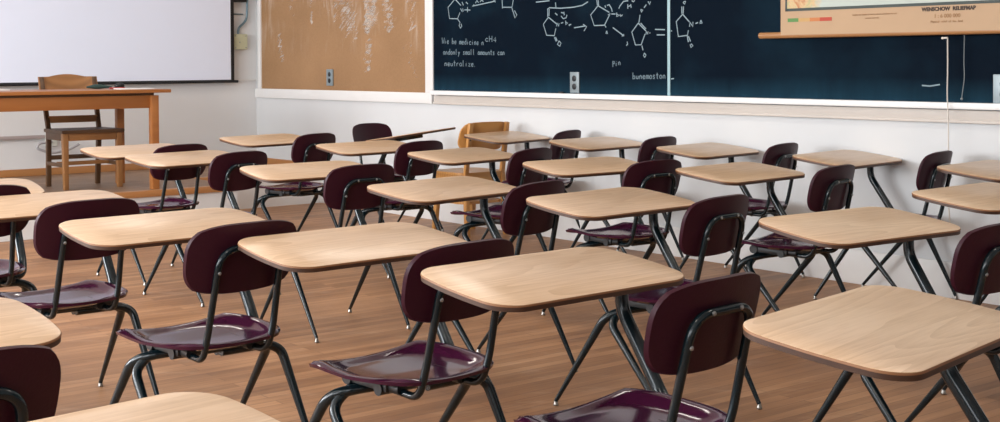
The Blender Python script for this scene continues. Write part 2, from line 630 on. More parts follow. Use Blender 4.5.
bm = NB()
q = [bm.verts.new((p.x, p.y, 0)) for p in frame_pts([(0, 0), (14.0, 0), (14.0, WIDE), (0, WIDE)])]
bm.faces.new(q)
r = bmesh.ops.extrude_face_region(bm, geom=list(bm.faces))
bmesh.ops.translate(bm, vec=(0, 0, -0.1), verts=[v for v in r['geom'] if isinstance(v, bmesh.types.BMVert)])
tag(link('floor', bm, M_FLOOR, None, False), kind='structure')
bm = NB()
q = [bm.verts.new((p.x, p.y, ROOMH)) for p in frame_pts([(0, 0), (14.0, 0), (14.0, WIDE), (0, WIDE)])]
bm.faces.new(q)
r = bmesh.ops.extrude_face_region(bm, geom=list(bm.faces))
bmesh.ops.translate(bm, vec=(0, 0, 0.1), verts=[v for v in r['geom'] if isinstance(v, bmesh.types.BMVert)])
tag(link('ceiling', bm, M_CEIL, None, False), kind='structure')
tag(link('wall_back', B((-WIDE, -14.15, -0.02), (0.0, -14.0, ROOMH)), M_WALL, None, False, RW, AL), kind='structure')

# window wall opposite the chalkboard: piers and spandrels round five windows
WIN = [(1.0 + 2.45 * i, 2.85 + 2.45 * i) for i in range(5)]
SILL, HEAD = 0.95, 2.85
bm = NB()
y0, y1 = -WIDE - 0.15, -WIDE
box(bm, (-0.15, y0, -0.02), (14.0, y1, SILL))
box(bm, (-0.15, y0, HEAD), (14.0, y1, ROOMH))
xs = [-0.15] + [v for ab in WIN for v in ab] + [14.0]
for i in range(0, len(xs), 2):
    box(bm, (xs[i], y0, SILL), (xs[i + 1], y1, HEAD))
tag(link('wall_window_side', bm, M_WALL, None, False, RW, AR), kind='structure')
for i, (a, b) in enumerate(WIN):
    bm = NB()
    for (p, q) in (((a, SILL), (b, SILL + .05)), ((a, HEAD - .05), (b, HEAD)), ((a, SILL), (a + .05, HEAD)), ((b - .05, SILL), (b, HEAD)),
                   ((a, (SILL + HEAD) / 2 - .025), (b, (SILL + HEAD) / 2 + .025))):
        box(bm, (p[0], -WIDE - 0.10, p[1]), (q[0], -WIDE - 0.05, q[1]))
    wn = link('window_%d' % (i + 1), bm, M_TRIM, None, False, RW, AR)
    tag(wn, kind='structure')
    ld = bpy.data.lights.new('daylight', 'AREA')
    ld.shape = 'RECTANGLE'
    ld.size, ld.size_y = b - a - 0.1, HEAD - SILL - 0.1
    ld.energy = WIN_POWER[i]
    ld.color = (0.93, 0.96, 1.0)
    lo = bpy.data.objects.new('daylight', ld)
    COL.objects.link(lo)
    c = C0 + D1 * (a + b) / 2 - INL * (WIDE - 0.02)
    lo.location = (c.x, c.y, (SILL + HEAD) / 2)
    lo.rotation_euler = INL.to_track_quat('-Z', 'Z').to_euler()

# unseen ceiling panels added as mild warm fill, three rows of two
for s in (2.6, 6.2, 9.8):
    for pdist in (2.0, 5.4):
        c = C0 + D1 * s - INL * pdist
        fx = empty('added_ceiling_fill', (c.x, c.y, ROOMH), AR)
        tag(fx, kind='structure')
        bm = NB()
        box(bm, (-0.62, -0.16, -0.07), (0.62, 0.16, 0.0), 0.01)
        link('fill_housing', bm, M_TRIM, fx)
        ld = bpy.data.lights.new('fill_panel', 'AREA')
        ld.shape = 'RECTANGLE'
        ld.size, ld.size_y = 1.2, 0.28
        ld.energy = FILL_POWER
        ld.color = (1.0, 0.94, 0.86)
        lo = bpy.data.objects.new('fill_panel', ld)
        COL.objects.link(lo)
        lo.parent = fx
        lo.location = (0, 0, -0.085)

# dais in front of the screen wall, its right end stepping back near the corner
DN, DS, DR = 1.985, 1.25, 1.20           # front edge, x where it steps back, recessed front edge
dais_out = [(0.0, 0.0), (0.0, DR), (DS, DR), (DS, DN), (7.2, DN), (7.2, 0.0)]
bm = NB()
pts = [wpt(a, b) for a, b in dais_out]
prism(bm, [(p.x, p.y) for p in pts], 0.0, DAIS)
for f in bm.faces:
    f.normal_update()
    f.material_index = 0 if abs(f.normal.z) > 0.5 else 1
for f in bm.faces:
    c = f.calc_center_median()
    if abs(f.normal.z) < 0.5 and abs((c - C0).dot(D1) - (DN + DR) / 2) < 0.2:
        f.material_index = 2
dais = link('platform_floor', bm, [M_DAISFLOOR, M_TRIM, M_NOSE], None, False)
tag(dais, kind='structure')
bm = NB()
box(bm, (-7.2, -DN - 0.02, DAIS - 0.045), (-DS, -DN + 0.05, DAIS + 0.004), 0.008)
box(bm, (-DS - 0.0, -DR - 0.02, DAIS - 0.045), (-0.002, -DR + 0.05, DAIS + 0.004), 0.008)
tag(link('trim_1', bm, M_NOSE, None, True, RW, AL), kind='structure')

# baseboards
tag(link('baseboard_left', B((-WIDE, -0.022, DAIS), (-0.002, -0.001, 0.352), 0.004), M_NOSE, None, True, RW, AL), kind='structure')
tag(link('baseboard_right', B((0.0, -0.022, DAIS), (DR - 0.02, -0.001, 0.352), 0.004), M_NOSE, None, True, RW, AR), kind='structure')
tag(link('trim_2', B((DR, -0.02, 0.0), (14.0, -0.001, 0.19), 0.005), M_TRIM, None, True, RW, AR), kind='structure')

# white moulding under the pin panel and chalkboard, and uprights between them
bm = NB()
box(bm, (0.02, -0.03, 0.925), (2.93, -0.001, 1.012), 0.004)
box(bm, (0.085, -0.03, 1.012), (0.14, -0.001, 2.45), 0.004)
box(bm, (2.85, -0.035, 1.012), (2.955, -0.001, 2.45), 0.004)
box(bm, (0.14, -0.03, 2.37), (2.85, -0.001, 2.45), 0.004)
tag(link('trim_3', bm, M_TRIM, None, True, RW, AR), kind='structure')
bm = NB()
box(bm, (2.95, -0.022, 0.935), (14.0, -0.001, 0.993), 0.004)
box(bm, (2.95, -0.034, 0.925), (14.0, -0.001, 0.94), 0.003)
tag(link('trim_4', bm, M_LEDGE, None, True, RW, AR), kind='structure')
tag(link('trim_5', B((-0.235, -0.014, 1.085), (-0.002, -0.001, 1.105), 0.002), M_TRIM, None, True, RW, AL), kind='structure')

# ================================================================== CHALKBOARD WALL
cork = empty('pin_panel', wpt(0, 0, 1.012), AR)
tag(cork, 'tan brown wall panel with white framing and wiped chalk marks, left of the chalkboard', 'panel')
link('panel_sheet', B((0.14, -0.016, 0.0), (2.85, -0.001, 1.358)), M_CORK, cork, False)


def flat_stroke(bm, pts, w, y):
    """a flat chalk stroke of width w on a wall-aligned plane"""
    prev = None
    P = [V((a, 0, b)) for a, b in pts]
    for i, p in enumerate(P):
        d = (P[min(i + 1, len(P) - 1)] - P[max(i - 1, 0)])
        if d.length < 1e-6:
            continue
        d.normalize()
        nn = V((-d.z, 0, d.x)) * w / 2
        cur = [bm.verts.new((p + nn).to_tuple()[:1] + (y,) + ((p + nn).z,)), bm.verts.new(((p - nn).x, y, (p - nn).z)),
               bm.verts.new(((p + nn).x, y - 0.0012, (p + nn).z)), bm.verts.new(((p - nn).x, y - 0.0012, (p - nn).z))]
        if prev:
            for a, b in ((2, 3), (0, 2), (3, 1)):
                bm.faces.new((prev[a], prev[b], cur[b], cur[a]))
        prev = cur
    return bm



def smear_material():
    mt, nt, b = mat('chalk_smear')
    L = nt.links.new
    b.inputs['Base Color'].default_value = (0.62, 0.56, 0.50, 1)
    b.inputs['Roughness'].default_value = 0.9
    tc = node(nt, 'ShaderNodeTexCoord')
    mp_ = node(nt, 'ShaderNodeMapping')
    mp_.inputs['Rotation'].default_value = (0, R(-40), 0)
    mp_.inputs['Scale'].default_value = (8, 1, 60)
    L(tc.outputs['Object'], mp_.inputs['Vector'])
    n1 = node(nt, 'ShaderNodeTexNoise', Scale=1.0, Detail=3.0, Roughness=0.6, Distortion=0.5)
    L(mp_.outputs['Vector'], n1.inputs['Vector'])
    n2 = node(nt, 'ShaderNodeTexNoise', Scale=9.0, Detail=3.0)
    L(tc.outputs['Object'], n2.inputs['Vector'])
    md = node(nt, 'ShaderNodeMath', operation='ADD')
    L(n1.outputs['Fac'], md.inputs[0])
    L(n2.outputs['Fac'], md.inputs[1])
    mr = node(nt, 'ShaderNodeMapRange')
    mr.inputs['From Min'].default_value = 0.90
    mr.inputs['From Max'].default_value = 1.2
    mr.inputs['To Max'].default_value = 0.62
    L(md.outputs[0], mr.inputs['Value'])
    L(mr.outputs['Result'], b.inputs['Alpha'])
    return mt


M_SMEAR = smear_material()
# scribbled chalk hatching, wiped: (centre line, width at each end, strokes, stroke width)
for (x0, z0, x1, z1, w0, w1, ns, sw) in ((2.01, 1.46, 1.985, 1.18, 0.10, 0.13, 9, 0.034), (2.23, 1.86, 2.35, 1.52, 0.10, 0.15, 11, 0.034),
                                         (2.58, 1.42, 2.71, 1.13, 0.13, 0.03, 9, 0.012), (0.68, 1.86, 0.74, 1.68, 0.10, 0.05, 6, 0.028),
                                         (1.06, 1.86, 1.07, 1.60, 0.03, 0.03, 3, 0.030), (1.55, 1.86, 1.80, 1.45, 0.40, 0.10, 15, 0.016),
                                         (2.05, 1.86, 2.03, 1.52, 0.22, 0.24, 7, 0.05), (0.46, 1.52, 0.55, 1.26, 0.08, 0.06, 6, 0.03), (2.62, 1.84, 2.66, 1.52, 0.12, 0.10, 6, 0.022)):
    pts = []
    for k in range(ns * 2):
        t = k / (ns * 2 - 1)
        ww = (w0 + (w1 - w0) * t) * (0.5 if k % 2 else -0.5) * (0.8 + 0.3 * sin(k * 2.3 + x0))
        pts.append((x0 + (x1 - x0) * t + ww, z0 + (z1 - z0) * t + ww * 0.8 - 1.012))
    link('chalk_marking', flat_stroke(NB(), pts, sw, -0.0163), M_SMEAR, cork, False)


def outlet(s, z, label, hgt=0.145, wid=0.105, y=-0.02):
    o = empty('wall_outlet', wpt(0, s, z) + INL * y, AR)
    tag(o, label, 'outlet')
    link('cover_plate', B((-wid / 2, -0.012, -hgt / 2), (wid / 2, 0.0, hgt / 2), 0.003), M_OUTLET, o)
    for dz in (-0.028, 0.028):
        bm = NB()
        lathe(bm, [(0.021, 0.0), (0.021, 0.004), (0.016, 0.006)], 16, Matrix.Translation((0, -0.011, dz)) @ Matrix.Rotation(pi / 2, 4, 'X'))
        link('socket', bm, M_BLACK, o)
    return o


outlet(1.387, 1.125, 'grey two-socket outlet low on the tan brown panel', y=-0.016)
outlet(4.632, 1.11, 'grey two-socket outlet at the bottom of the chalkboard left of the divider', 0.145, 0.092, y=-0.024)
outlet(7.878, 1.105, 'grey two-socket outlet at the bottom right edge of the chalkboard', 0.15, 0.12, y=-0.024)

cb = empty('chalkboard', wpt(0, 0, 1.033), AR)
tag(cb, 'long dark blue-black chalkboard with chalk formulas and a white tray', 'chalkboard')
link('board_panel', B((2.948, -0.024, 0.0), (5.519, -0.001, 1.4)), M_BOARD, cb, False)
link('board_panel', B((5.543, -0.024, 0.0), (13.5, -0.001, 1.4)), M_BOARD, cb, False)
M_DIV = plain('board_divider_paint', (0.30, 0.46, 0.50), 0.4)
link('divider_strip', B((5.519, -0.029, 0.0), (5.543, -0.001, 1.4), 0.003), M_DIV, cb)
bm = NB()
box(bm, (2.97, -0.075, -0.034), (13.5, -0.001, 0.0), 0.006)
link('chalk_tray', bm, plain('tray_paint', (0.76, 0.76, 0.75), 0.35), cb)
link('top_rail', B((2.95, -0.035, 1.4), (13.5, -0.001, 1.44), 0.004), M_TRIM, cb)
CH = json.loads('''[["text",[[[3.069,1.449],[3.075,1.402],[3.084,1.43],[3.091,1.402],[3.099,1.448]],[[3.111,1.424],[3.111,1.401]],[[3.111,1.434],[3.112,1.436]],[[3.135,1.413],[3.157,1.413],[3.153,1.424],[3.14,1.423],[3.135,1.411],[3.143,1.399],[3.157,1.403]]]],["text",[[[3.203,1.444],[3.203,1.397],[3.217,1.399],[3.222,1.411],[3.215,1.42],[3.203,1.416]],[[3.233,1.409],[3.254,1.41],[3.249,1.42],[3.238,1.419],[3.233,1.408],[3.239,1.396],[3.254,1.399]]]],["text",[[[3.297,1.417],[3.296,1.394]],[[3.296,1.412],[3.303,1.419],[3.308,1.412],[3.308,1.393]],[[3.308,1.412],[3.315,1.419],[3.321,1.412],[3.321,1.393]],[[3.328,1.405],[3.35,1.406],[3.345,1.416],[3.333,1.415],[3.328,1.404],[3.335,1.392],[3.35,1.396]],[[3.38,1.414],[3.367,1.414],[3.36,1.403],[3.366,1.391],[3.38,1.396]],[[3.38,1.437],[3.38,1.391]],[[3.398,1.413],[3.397,1.39]],[[3.398,1.423],[3.399,1.425]],[[3.443,1.409],[3.431,1.414],[3.421,1.402],[3.429,1.389],[3.443,1.392]],[[3.46,1.411],[3.46,1.388]],[[3.46,1.421],[3.461,1.423]],[[3.485,1.41],[3.485,1.387]],[[3.485,1.403],[3.495,1.412],[3.502,1.405],[3.503,1.387]],[[3.515,1.398],[3.535,1.399],[3.53,1.409],[3.519,1.408],[3.515,1.397],[3.521,1.386],[3.535,1.389]]]],["text",[[[3.577,1.406],[3.577,1.383]],[[3.577,1.399],[3.587,1.408],[3.594,1.401],[3.594,1.383]]]],["text",[[[3.653,1.43],[3.634,1.435],[3.62,1.423],[3.631,1.41],[3.653,1.413]],[[3.669,1.452],[3.668,1.407]],[[3.701,1.451],[3.701,1.406]],[[3.668,1.429],[3.701,1.429]],[[3.742,1.403],[3.742,1.439],[3.717,1.417],[3.752,1.417]]]],["text",[[[3.106,1.338],[3.093,1.34],[3.083,1.329],[3.091,1.316],[3.103,1.322],[3.106,1.338]],[[3.106,1.338],[3.105,1.32],[3.11,1.316]],[[3.118,1.338],[3.118,1.316]],[[3.118,1.331],[3.128,1.34],[3.135,1.333],[3.136,1.315]],[[3.17,1.337],[3.156,1.337],[3.148,1.326],[3.156,1.315],[3.17,1.319]],[[3.171,1.359],[3.17,1.315]],[[3.193,1.339],[3.182,1.332],[3.183,1.319],[3.193,1.315],[3.202,1.321],[3.202,1.333],[3.193,1.339]],[[3.215,1.336],[3.214,1.314]],[[3.215,1.33],[3.225,1.338],[3.233,1.332],[3.233,1.314]],[[3.253,1.357],[3.252,1.316],[3.257,1.314]],[[3.279,1.335],[3.288,1.318]],[[3.299,1.335],[3.288,1.316],[3.279,1.298]]]],["text",[[[3.36,1.334],[3.348,1.337],[3.345,1.329],[3.357,1.321],[3.355,1.314],[3.342,1.315]],[[3.372,1.334],[3.372,1.313]],[[3.372,1.33],[3.379,1.336],[3.384,1.33],[3.384,1.312]],[[3.384,1.33],[3.392,1.336],[3.397,1.33],[3.397,1.312]],[[3.425,1.333],[3.414,1.336],[3.404,1.325],[3.411,1.312],[3.423,1.318],[3.425,1.333]],[[3.425,1.333],[3.425,1.316],[3.429,1.312]],[[3.442,1.354],[3.442,1.314],[3.447,1.312]],[[3.473,1.354],[3.473,1.313],[3.478,1.311]]]],["text",[[[3.549,1.332],[3.537,1.334],[3.528,1.323],[3.534,1.311],[3.546,1.317],[3.549,1.332]],[[3.549,1.332],[3.548,1.315],[3.553,1.31]],[[3.559,1.331],[3.559,1.31]],[[3.559,1.327],[3.565,1.334],[3.57,1.327],[3.57,1.31]],[[3.57,1.327],[3.577,1.333],[3.583,1.327],[3.583,1.31]],[[3.601,1.333],[3.591,1.327],[3.591,1.314],[3.601,1.31],[3.61,1.316],[3.609,1.327],[3.601,1.333]],[[3.621,1.331],[3.621,1.314],[3.629,1.309],[3.638,1.318]],[[3.638,1.33],[3.639,1.309]],[[3.651,1.33],[3.651,1.309]],[[3.651,1.324],[3.661,1.332],[3.668,1.326],[3.669,1.309]],[[3.689,1.347],[3.688,1.311],[3.695,1.309]],[[3.68,1.333],[3.7,1.334]],[[3.728,1.329],[3.717,1.331],[3.712,1.324],[3.725,1.317],[3.723,1.309],[3.711,1.31]]]],["text",[[[3.789,1.326],[3.778,1.331],[3.769,1.319],[3.776,1.308],[3.789,1.311]],[[3.818,1.328],[3.808,1.33],[3.798,1.32],[3.805,1.307],[3.816,1.313],[3.818,1.328]],[[3.818,1.328],[3.818,1.311],[3.823,1.307]],[[3.829,1.328],[3.829,1.307]],[[3.829,1.321],[3.839,1.33],[3.845,1.323],[3.846,1.307]]]],["text",[[[3.104,1.249],[3.104,1.226]],[[3.104,1.242],[3.118,1.252],[3.126,1.244],[3.127,1.226]],[[3.142,1.238],[3.167,1.239],[3.162,1.25],[3.147,1.249],[3.142,1.237],[3.15,1.225],[3.167,1.229]],[[3.182,1.248],[3.183,1.23],[3.193,1.225],[3.203,1.234]],[[3.204,1.248],[3.204,1.225]],[[3.23,1.267],[3.23,1.227],[3.238,1.225]],[[3.219,1.252],[3.244,1.252]],[[3.26,1.248],[3.26,1.224]],[[3.26,1.24],[3.269,1.249],[3.28,1.247]],[[3.32,1.247],[3.306,1.249],[3.295,1.238],[3.303,1.224],[3.318,1.231],[3.32,1.247]],[[3.32,1.247],[3.32,1.228],[3.326,1.224]],[[3.342,1.27],[3.341,1.226],[3.347,1.223]],[[3.379,1.246],[3.379,1.223]],[[3.379,1.256],[3.38,1.258]],[[3.409,1.246],[3.431,1.246],[3.409,1.223],[3.433,1.223]],[[3.445,1.235],[3.47,1.236],[3.465,1.246],[3.451,1.245],[3.445,1.234],[3.453,1.222],[3.47,1.226]],[[3.484,1.222],[3.488,1.223]]]],["molecule",[[[3.242,1.745],[3.15,1.683],[3.169,1.596],[3.273,1.591],[3.305,1.639]],[[3.242,1.745],[3.318,1.692]],[[3.273,1.591],[3.305,1.561],[3.294,1.539],[3.31,1.517],[3.328,1.532],[3.318,1.55]],[[3.312,1.669],[3.333,1.643],[3.341,1.668],[3.35,1.645]],[[3.362,1.657],[3.438,1.653]],[[3.401,1.678],[3.401,1.638]],[[3.332,1.719],[3.35,1.691]],[[3.382,1.717],[3.407,1.7]]]],["arrow",[[[3.463,1.682],[3.746,1.71]],[[3.47,1.681],[3.483,1.694]],[[3.722,1.717],[3.746,1.71],[3.739,1.699]],[[3.501,1.704],[3.52,1.723],[3.538,1.705]],[[3.557,1.71],[3.575,1.724],[3.6,1.712]]]],["molecule",[[[3.823,1.73],[3.828,1.652]],[[3.828,1.661],[3.939,1.657],[3.957,1.717]],[[3.939,1.651],[3.974,1.577],[3.995,1.598],[3.968,1.632]]]],["molecule",[[[4.348,1.572],[4.292,1.523],[4.328,1.444],[4.411,1.44],[4.428,1.49]],[[4.348,1.572],[4.441,1.519]],[[4.342,1.631],[4.341,1.576]],[[4.357,1.626],[4.354,1.58]],[[4.437,1.505],[4.441,1.528],[4.459,1.505],[4.462,1.527]],[[4.483,1.526],[4.506,1.53]],[[4.532,1.542],[4.534,1.514],[4.554,1.525],[4.535,1.531]],[[4.569,1.516],[4.571,1.504]],[[4.575,1.513],[4.591,1.515]],[[4.411,1.428],[4.432,1.398]],[[4.424,1.43],[4.442,1.402]],[[4.461,1.402],[4.444,1.377],[4.47,1.364],[4.483,1.385],[4.461,1.402]],[[4.336,1.627],[4.348,1.635],[4.361,1.625]]]],["arrow",[[[4.355,1.639],[4.482,1.631],[4.619,1.634],[4.705,1.643],[4.765,1.666]],[[4.425,1.674],[4.431,1.632]],[[4.42,1.599],[4.446,1.583]],[[4.484,1.601],[4.513,1.596]],[[4.484,1.576],[4.506,1.557],[4.538,1.562],[4.547,1.583]],[[4.513,1.605],[4.519,1.58]]]],["arrow",[[[4.62,1.49],[4.74,1.501]],[[4.714,1.512],[4.75,1.495],[4.722,1.466]]]],["arrow",[[[4.211,1.684],[4.361,1.689]]]],["molecule",[[[4.865,1.635],[4.791,1.575],[4.826,1.501],[4.929,1.501]],[[4.929,1.501],[4.976,1.566]],[[4.865,1.635],[4.976,1.586]],[[4.853,1.674],[4.859,1.638]],[[4.868,1.674],[4.87,1.637]],[[4.964,1.574],[4.976,1.564],[4.984,1.58]],[[4.996,1.575],[5.037,1.573]],[[5.048,1.583],[5.048,1.556],[5.074,1.563],[5.051,1.571]],[[5.08,1.571],[5.085,1.556],[5.105,1.566]],[[4.933,1.499],[4.944,1.485]],[[4.95,1.462],[4.942,1.445],[4.958,1.443],[4.95,1.462]],[[4.933,1.635],[4.941,1.619]],[[4.954,1.634],[4.976,1.638],[4.999,1.609],[5.005,1.589]]]],["arrow",[[[5.159,1.658],[5.114,1.655],[5.08,1.626],[5.068,1.609]],[[5.154,1.635],[5.155,1.604]],[[5.155,1.619],[5.184,1.626]],[[5.181,1.634],[5.187,1.61]],[[5.192,1.657],[5.209,1.649],[5.22,1.658]]]],["arrow",[[[5.01,1.483],[5.113,1.427]],[[5.096,1.425],[5.117,1.427],[5.113,1.437]],[[5.146,1.387],[5.152,1.37],[5.139,1.36]]]],["molecule",[[[5.252,1.507],[5.192,1.449],[5.225,1.363],[5.279,1.364],[5.316,1.435]],[[5.252,1.507],[5.324,1.453]],[[5.275,1.506],[5.324,1.466]],[[5.269,1.561],[5.259,1.51]],[[5.275,1.596],[5.284,1.578],[5.295,1.591],[5.275,1.596]],[[5.306,1.606],[5.328,1.626]],[[5.343,1.646],[5.358,1.625],[5.365,1.645]],[[5.324,1.431],[5.327,1.451],[5.341,1.432],[5.342,1.45]],[[5.356,1.44],[5.364,1.44]],[[5.286,1.358],[5.296,1.327]],[[5.309,1.309],[5.3,1.293],[5.312,1.28],[5.323,1.296],[5.309,1.309]]]],["arrow",[[[5.407,1.462],[5.496,1.458]],[[5.422,1.426],[5.496,1.425]]]],["molecule",[[[5.652,1.553],[5.596,1.508],[5.614,1.412],[5.693,1.418],[5.701,1.45]],[[5.652,1.553],[5.71,1.502]],[[5.644,1.602],[5.645,1.557]],[[5.659,1.602],[5.656,1.557]],[[5.656,1.628],[5.669,1.616],[5.679,1.633],[5.659,1.632]],[[5.711,1.472],[5.714,1.5],[5.74,1.472],[5.74,1.502]],[[5.762,1.491],[5.784,1.497]],[[5.807,1.511],[5.799,1.49],[5.818,1.492],[5.807,1.511]],[[5.691,1.413],[5.701,1.375]],[[5.701,1.413],[5.719,1.379]],[[5.716,1.36],[5.723,1.341],[5.74,1.352],[5.723,1.364]],[[5.548,1.448],[5.559,1.45]]]],["text",[[[5.009,1.218],[5.009,1.258],[5.024,1.254],[5.022,1.24],[5.009,1.238]],[[5.041,1.245],[5.041,1.224]],[[5.042,1.253],[5.042,1.255]],[[5.064,1.251],[5.064,1.231]],[[5.064,1.245],[5.073,1.253],[5.079,1.247],[5.08,1.231]]]],["text",[[[5.201,1.181],[5.201,1.138],[5.215,1.14],[5.22,1.151],[5.214,1.16],[5.201,1.155]],[[5.232,1.16],[5.233,1.143],[5.241,1.139],[5.25,1.147]],[[5.25,1.16],[5.251,1.139]],[[5.264,1.161],[5.264,1.139]],[[5.264,1.154],[5.274,1.163],[5.281,1.156],[5.282,1.139]],[[5.293,1.152],[5.314,1.153],[5.309,1.162],[5.297,1.161],[5.293,1.15],[5.3,1.14],[5.314,1.143]],[[5.324,1.162],[5.324,1.14]],[[5.324,1.157],[5.331,1.164],[5.336,1.157],[5.336,1.14]],[[5.336,1.157],[5.342,1.164],[5.348,1.157],[5.348,1.14]],[[5.366,1.164],[5.356,1.158],[5.357,1.145],[5.366,1.141],[5.375,1.147],[5.374,1.159],[5.366,1.164]],[[5.404,1.163],[5.392,1.165],[5.388,1.158],[5.401,1.15],[5.399,1.142],[5.387,1.144]],[[5.425,1.18],[5.425,1.144],[5.432,1.142]],[[5.416,1.166],[5.435,1.167]],[[5.457,1.166],[5.447,1.159],[5.449,1.147],[5.457,1.143],[5.467,1.149],[5.465,1.16],[5.457,1.166]],[[5.478,1.164],[5.478,1.143]],[[5.478,1.158],[5.487,1.166],[5.494,1.16],[5.495,1.143]]]],["smudge_stroke",[[[7.396,1.119],[7.445,1.116],[7.505,1.125]],[[5.548,1.141],[5.575,1.144]]]]]''')
for nm, strokes in CH:
    bm = NB()
    for st in strokes:
        flat_stroke(bm, [(a, b - 1.033) for a, b in st], 0.0075 if nm != 'text' else 0.0065, -0.0245)
    o = link({'text': 'chalk_lettering', 'molecule': 'chalk_marking', 'arrow': 'chalk_marking', 'smudge_stroke': 'chalk_marking'}[nm], bm, M_CHALK if nm == 'molecule' else M_CHALKF if nm == 'text' else M_CHALK, cb, False)

# small dark chalk stub on the tray
bm = NB()
tube(bm, [(-0.02, 0, 0), (0.025, 0, 0)], 0.006, 10)
o = link('chalk_stub', bm, M_BLACK, None, True, wpt(0, 4.50, 1.0395) - INL * 0.045, AR + 0.1)
tag(o, 'tiny dark stub lying on the chalk tray left of the outlet', 'chalk')

# ---- rolled-down relief map hanging in front of the board
mp = empty('wall_map', wpt(0, 6.345, 1.403) - INL * 0.095, AR)
tag(mp, 'pull-down relief map with wooden bottom rod hanging in front of the chalkboard', 'map')
MW = 2.75
bm = NB()
tube(bm, [(0, 0, 0), (MW + 0.36, 0, 0)], 0.0185, 16)
link('bottom_rod', bm, M_RODW, mp)
link('map_sheet', B((0.17, -0.021, 0.0), (0.17 + MW, -0.0185, 1.05)), M_MAPPAPER, mp, False)
link('map_print', B((0.215, -0.0225, 0.152), (0.17 + MW - 0.045, -0.0212, 1.0)), M_MAP, mp, False)
bm = NB()
for a, b in (((0.205, 0.136), (0.17 + MW - 0.035, 0.152)), ((0.205, 0.136), (0.219, 1.014)), ((0.17 + MW - 0.049, 0.136), (0.17 + MW - 0.035, 1.014)), ((0.205, 1.0), (0.17 + MW - 0.035, 1.014))):
    box(bm, (a[0], -0.0232, a[1]), (b[0], -0.0212, b[1]))
link('map_frame_line', bm, M_MAPEDGE, mp, False)
for i, (a, b, mm) in enumerate(((0.222, 0.30, M_GREEN), (0.30, 0.38, M_TAN), (0.38, 0.45, M_ORANGE), (0.45, 0.533, M_MRED))):
    link('color_key', B((a, -0.0222, 0.074), (b, -0.0212, 0.095)), mm, mp, False)


def lettering(txt, x, z, size, material, parent, name, off=0.0, y=-0.0226):
    cu = bpy.data.curves.new('t', 'FONT')
    cu.body = txt
    cu.size = size
    cu.align_x = 'CENTER'
    cu.offset = off
    cu.extrude = 0.0004
    to = bpy.data.objects.new('t', cu)
    COL.objects.link(to)
    dg = bpy.context.evaluated_depsgraph_get()
    me = bpy.data.meshes.new_from_object(to.evaluated_get(dg))
    bpy.data.objects.remove(to)
    me.materials.clear()
    me.materials.append(material)
    o = bpy.data.objects.new(name, me)
    COL.objects.link(o)
    o.parent = parent
    o.location = (x, y, z)
    o.rotation_euler = (pi / 2, 0, 0)
    return o


tx = 1.258
lettering('WENSCHOW  RELIEFMAP', tx + 0.01, 0.108, 0.0275, M_INK, mp, 'map_title', 0.0014)
lettering('1 : 6 000 000', tx + 0.003, 0.071, 0.029, M_INKB, mp, 'map_scale', 0.0004)
lettering('Physical  relief  of  the  land', tx, 0.046, 0.017, M_INKB, mp, 'map_subtitle')
lettering('heights and depths in metres above and below the sea', 0.815, 0.098, 0.013, M_INKB, mp, 'map_note')
lettering('contour intervals', 0.80, 0.078, 0.013, M_INKB, mp, 'map_note')
lettering('printed sheets and projection', 1.70, 0.082, 0.015, M_INKB, mp, 'map_note')

bm = NB()
tube(bm, [(0, 0, 0), (0.03, 0, 0.002)], 0.005, 8)
bmesh.ops.create_uvsphere(bm, u_segments=10, v_segments=8, radius=0.007)
tube(bm, fillet([(0.03, 0, 0.0), (0.031, 0, -0.15), (0.028, 0.0, -0.30), (0.036, 0, -0.45), (0.034, 0, -0.85), (0.05, 0, -1.0)], 0.05), 0.0035, 8)
o = link('pull_cord', bm, M_CORD, None, True, wpt(0, 7.566, 1.368) - INL * 0.096, AR)
tag(o, 'long white pull cord hanging from the map rod down past the tray', 'cord')
bm = NB()
tube(bm, fillet([(0.003, 0, 0.03), (0.0, 0, -0.15), (0.004, 0, -0.22), (-0.012, 0, -0.325)], 0.04), 0.0024, 8)
bmesh.ops.create_uvsphere(bm, u_segments=10, v_segments=8, radius=0.007, matrix=Matrix.Translation((-0.0125, 0, -0.33)))
o = link('pull_cord', bm, M_CORDG, None, True, wpt(0, 7.668, 1.383) - INL * 0.06, AR)
tag(o, 'short thin grey cord with a bead hanging against the chalkboard', 'cord')

# ================================================================== SCREEN WALL
sc = empty('projector_screen', wpt(0.04, 0, 0) - V((D1.x, D1.y, 0)) * -0.09, AL)
tag(sc, 'large white pull-down projector screen with black borders', 'screen')
link('screen_fabric', B((-3.35, -0.003, 1.10), (-0.275, 0.0, 2.55)), M_SCREEN, sc, False)
bm = NB()
box(bm, (-0.278, -0.004, 1.09), (-0.243, 0.001, 2.55))
box(bm, (-3.385, -0.004, 1.09), (-3.35, 0.001, 2.55))
box(bm, (-3.385, -0.004, 1.088), (-0.243, 0.001, 1.10))
link('black_border', bm, M_SCREENBLK, sc, False)
bm = NB()
tube(bm, [(-3.42, 0, 1.083), (-0.205, 0, 1.083)], 0.013, 12)
link('bottom_bar', bm, M_SCREENBLK, sc)
link('roller_case', B((-3.45, -0.06, 2.53), (-0.2, 0.07, 2.66), 0.02), M_TRIM, sc)

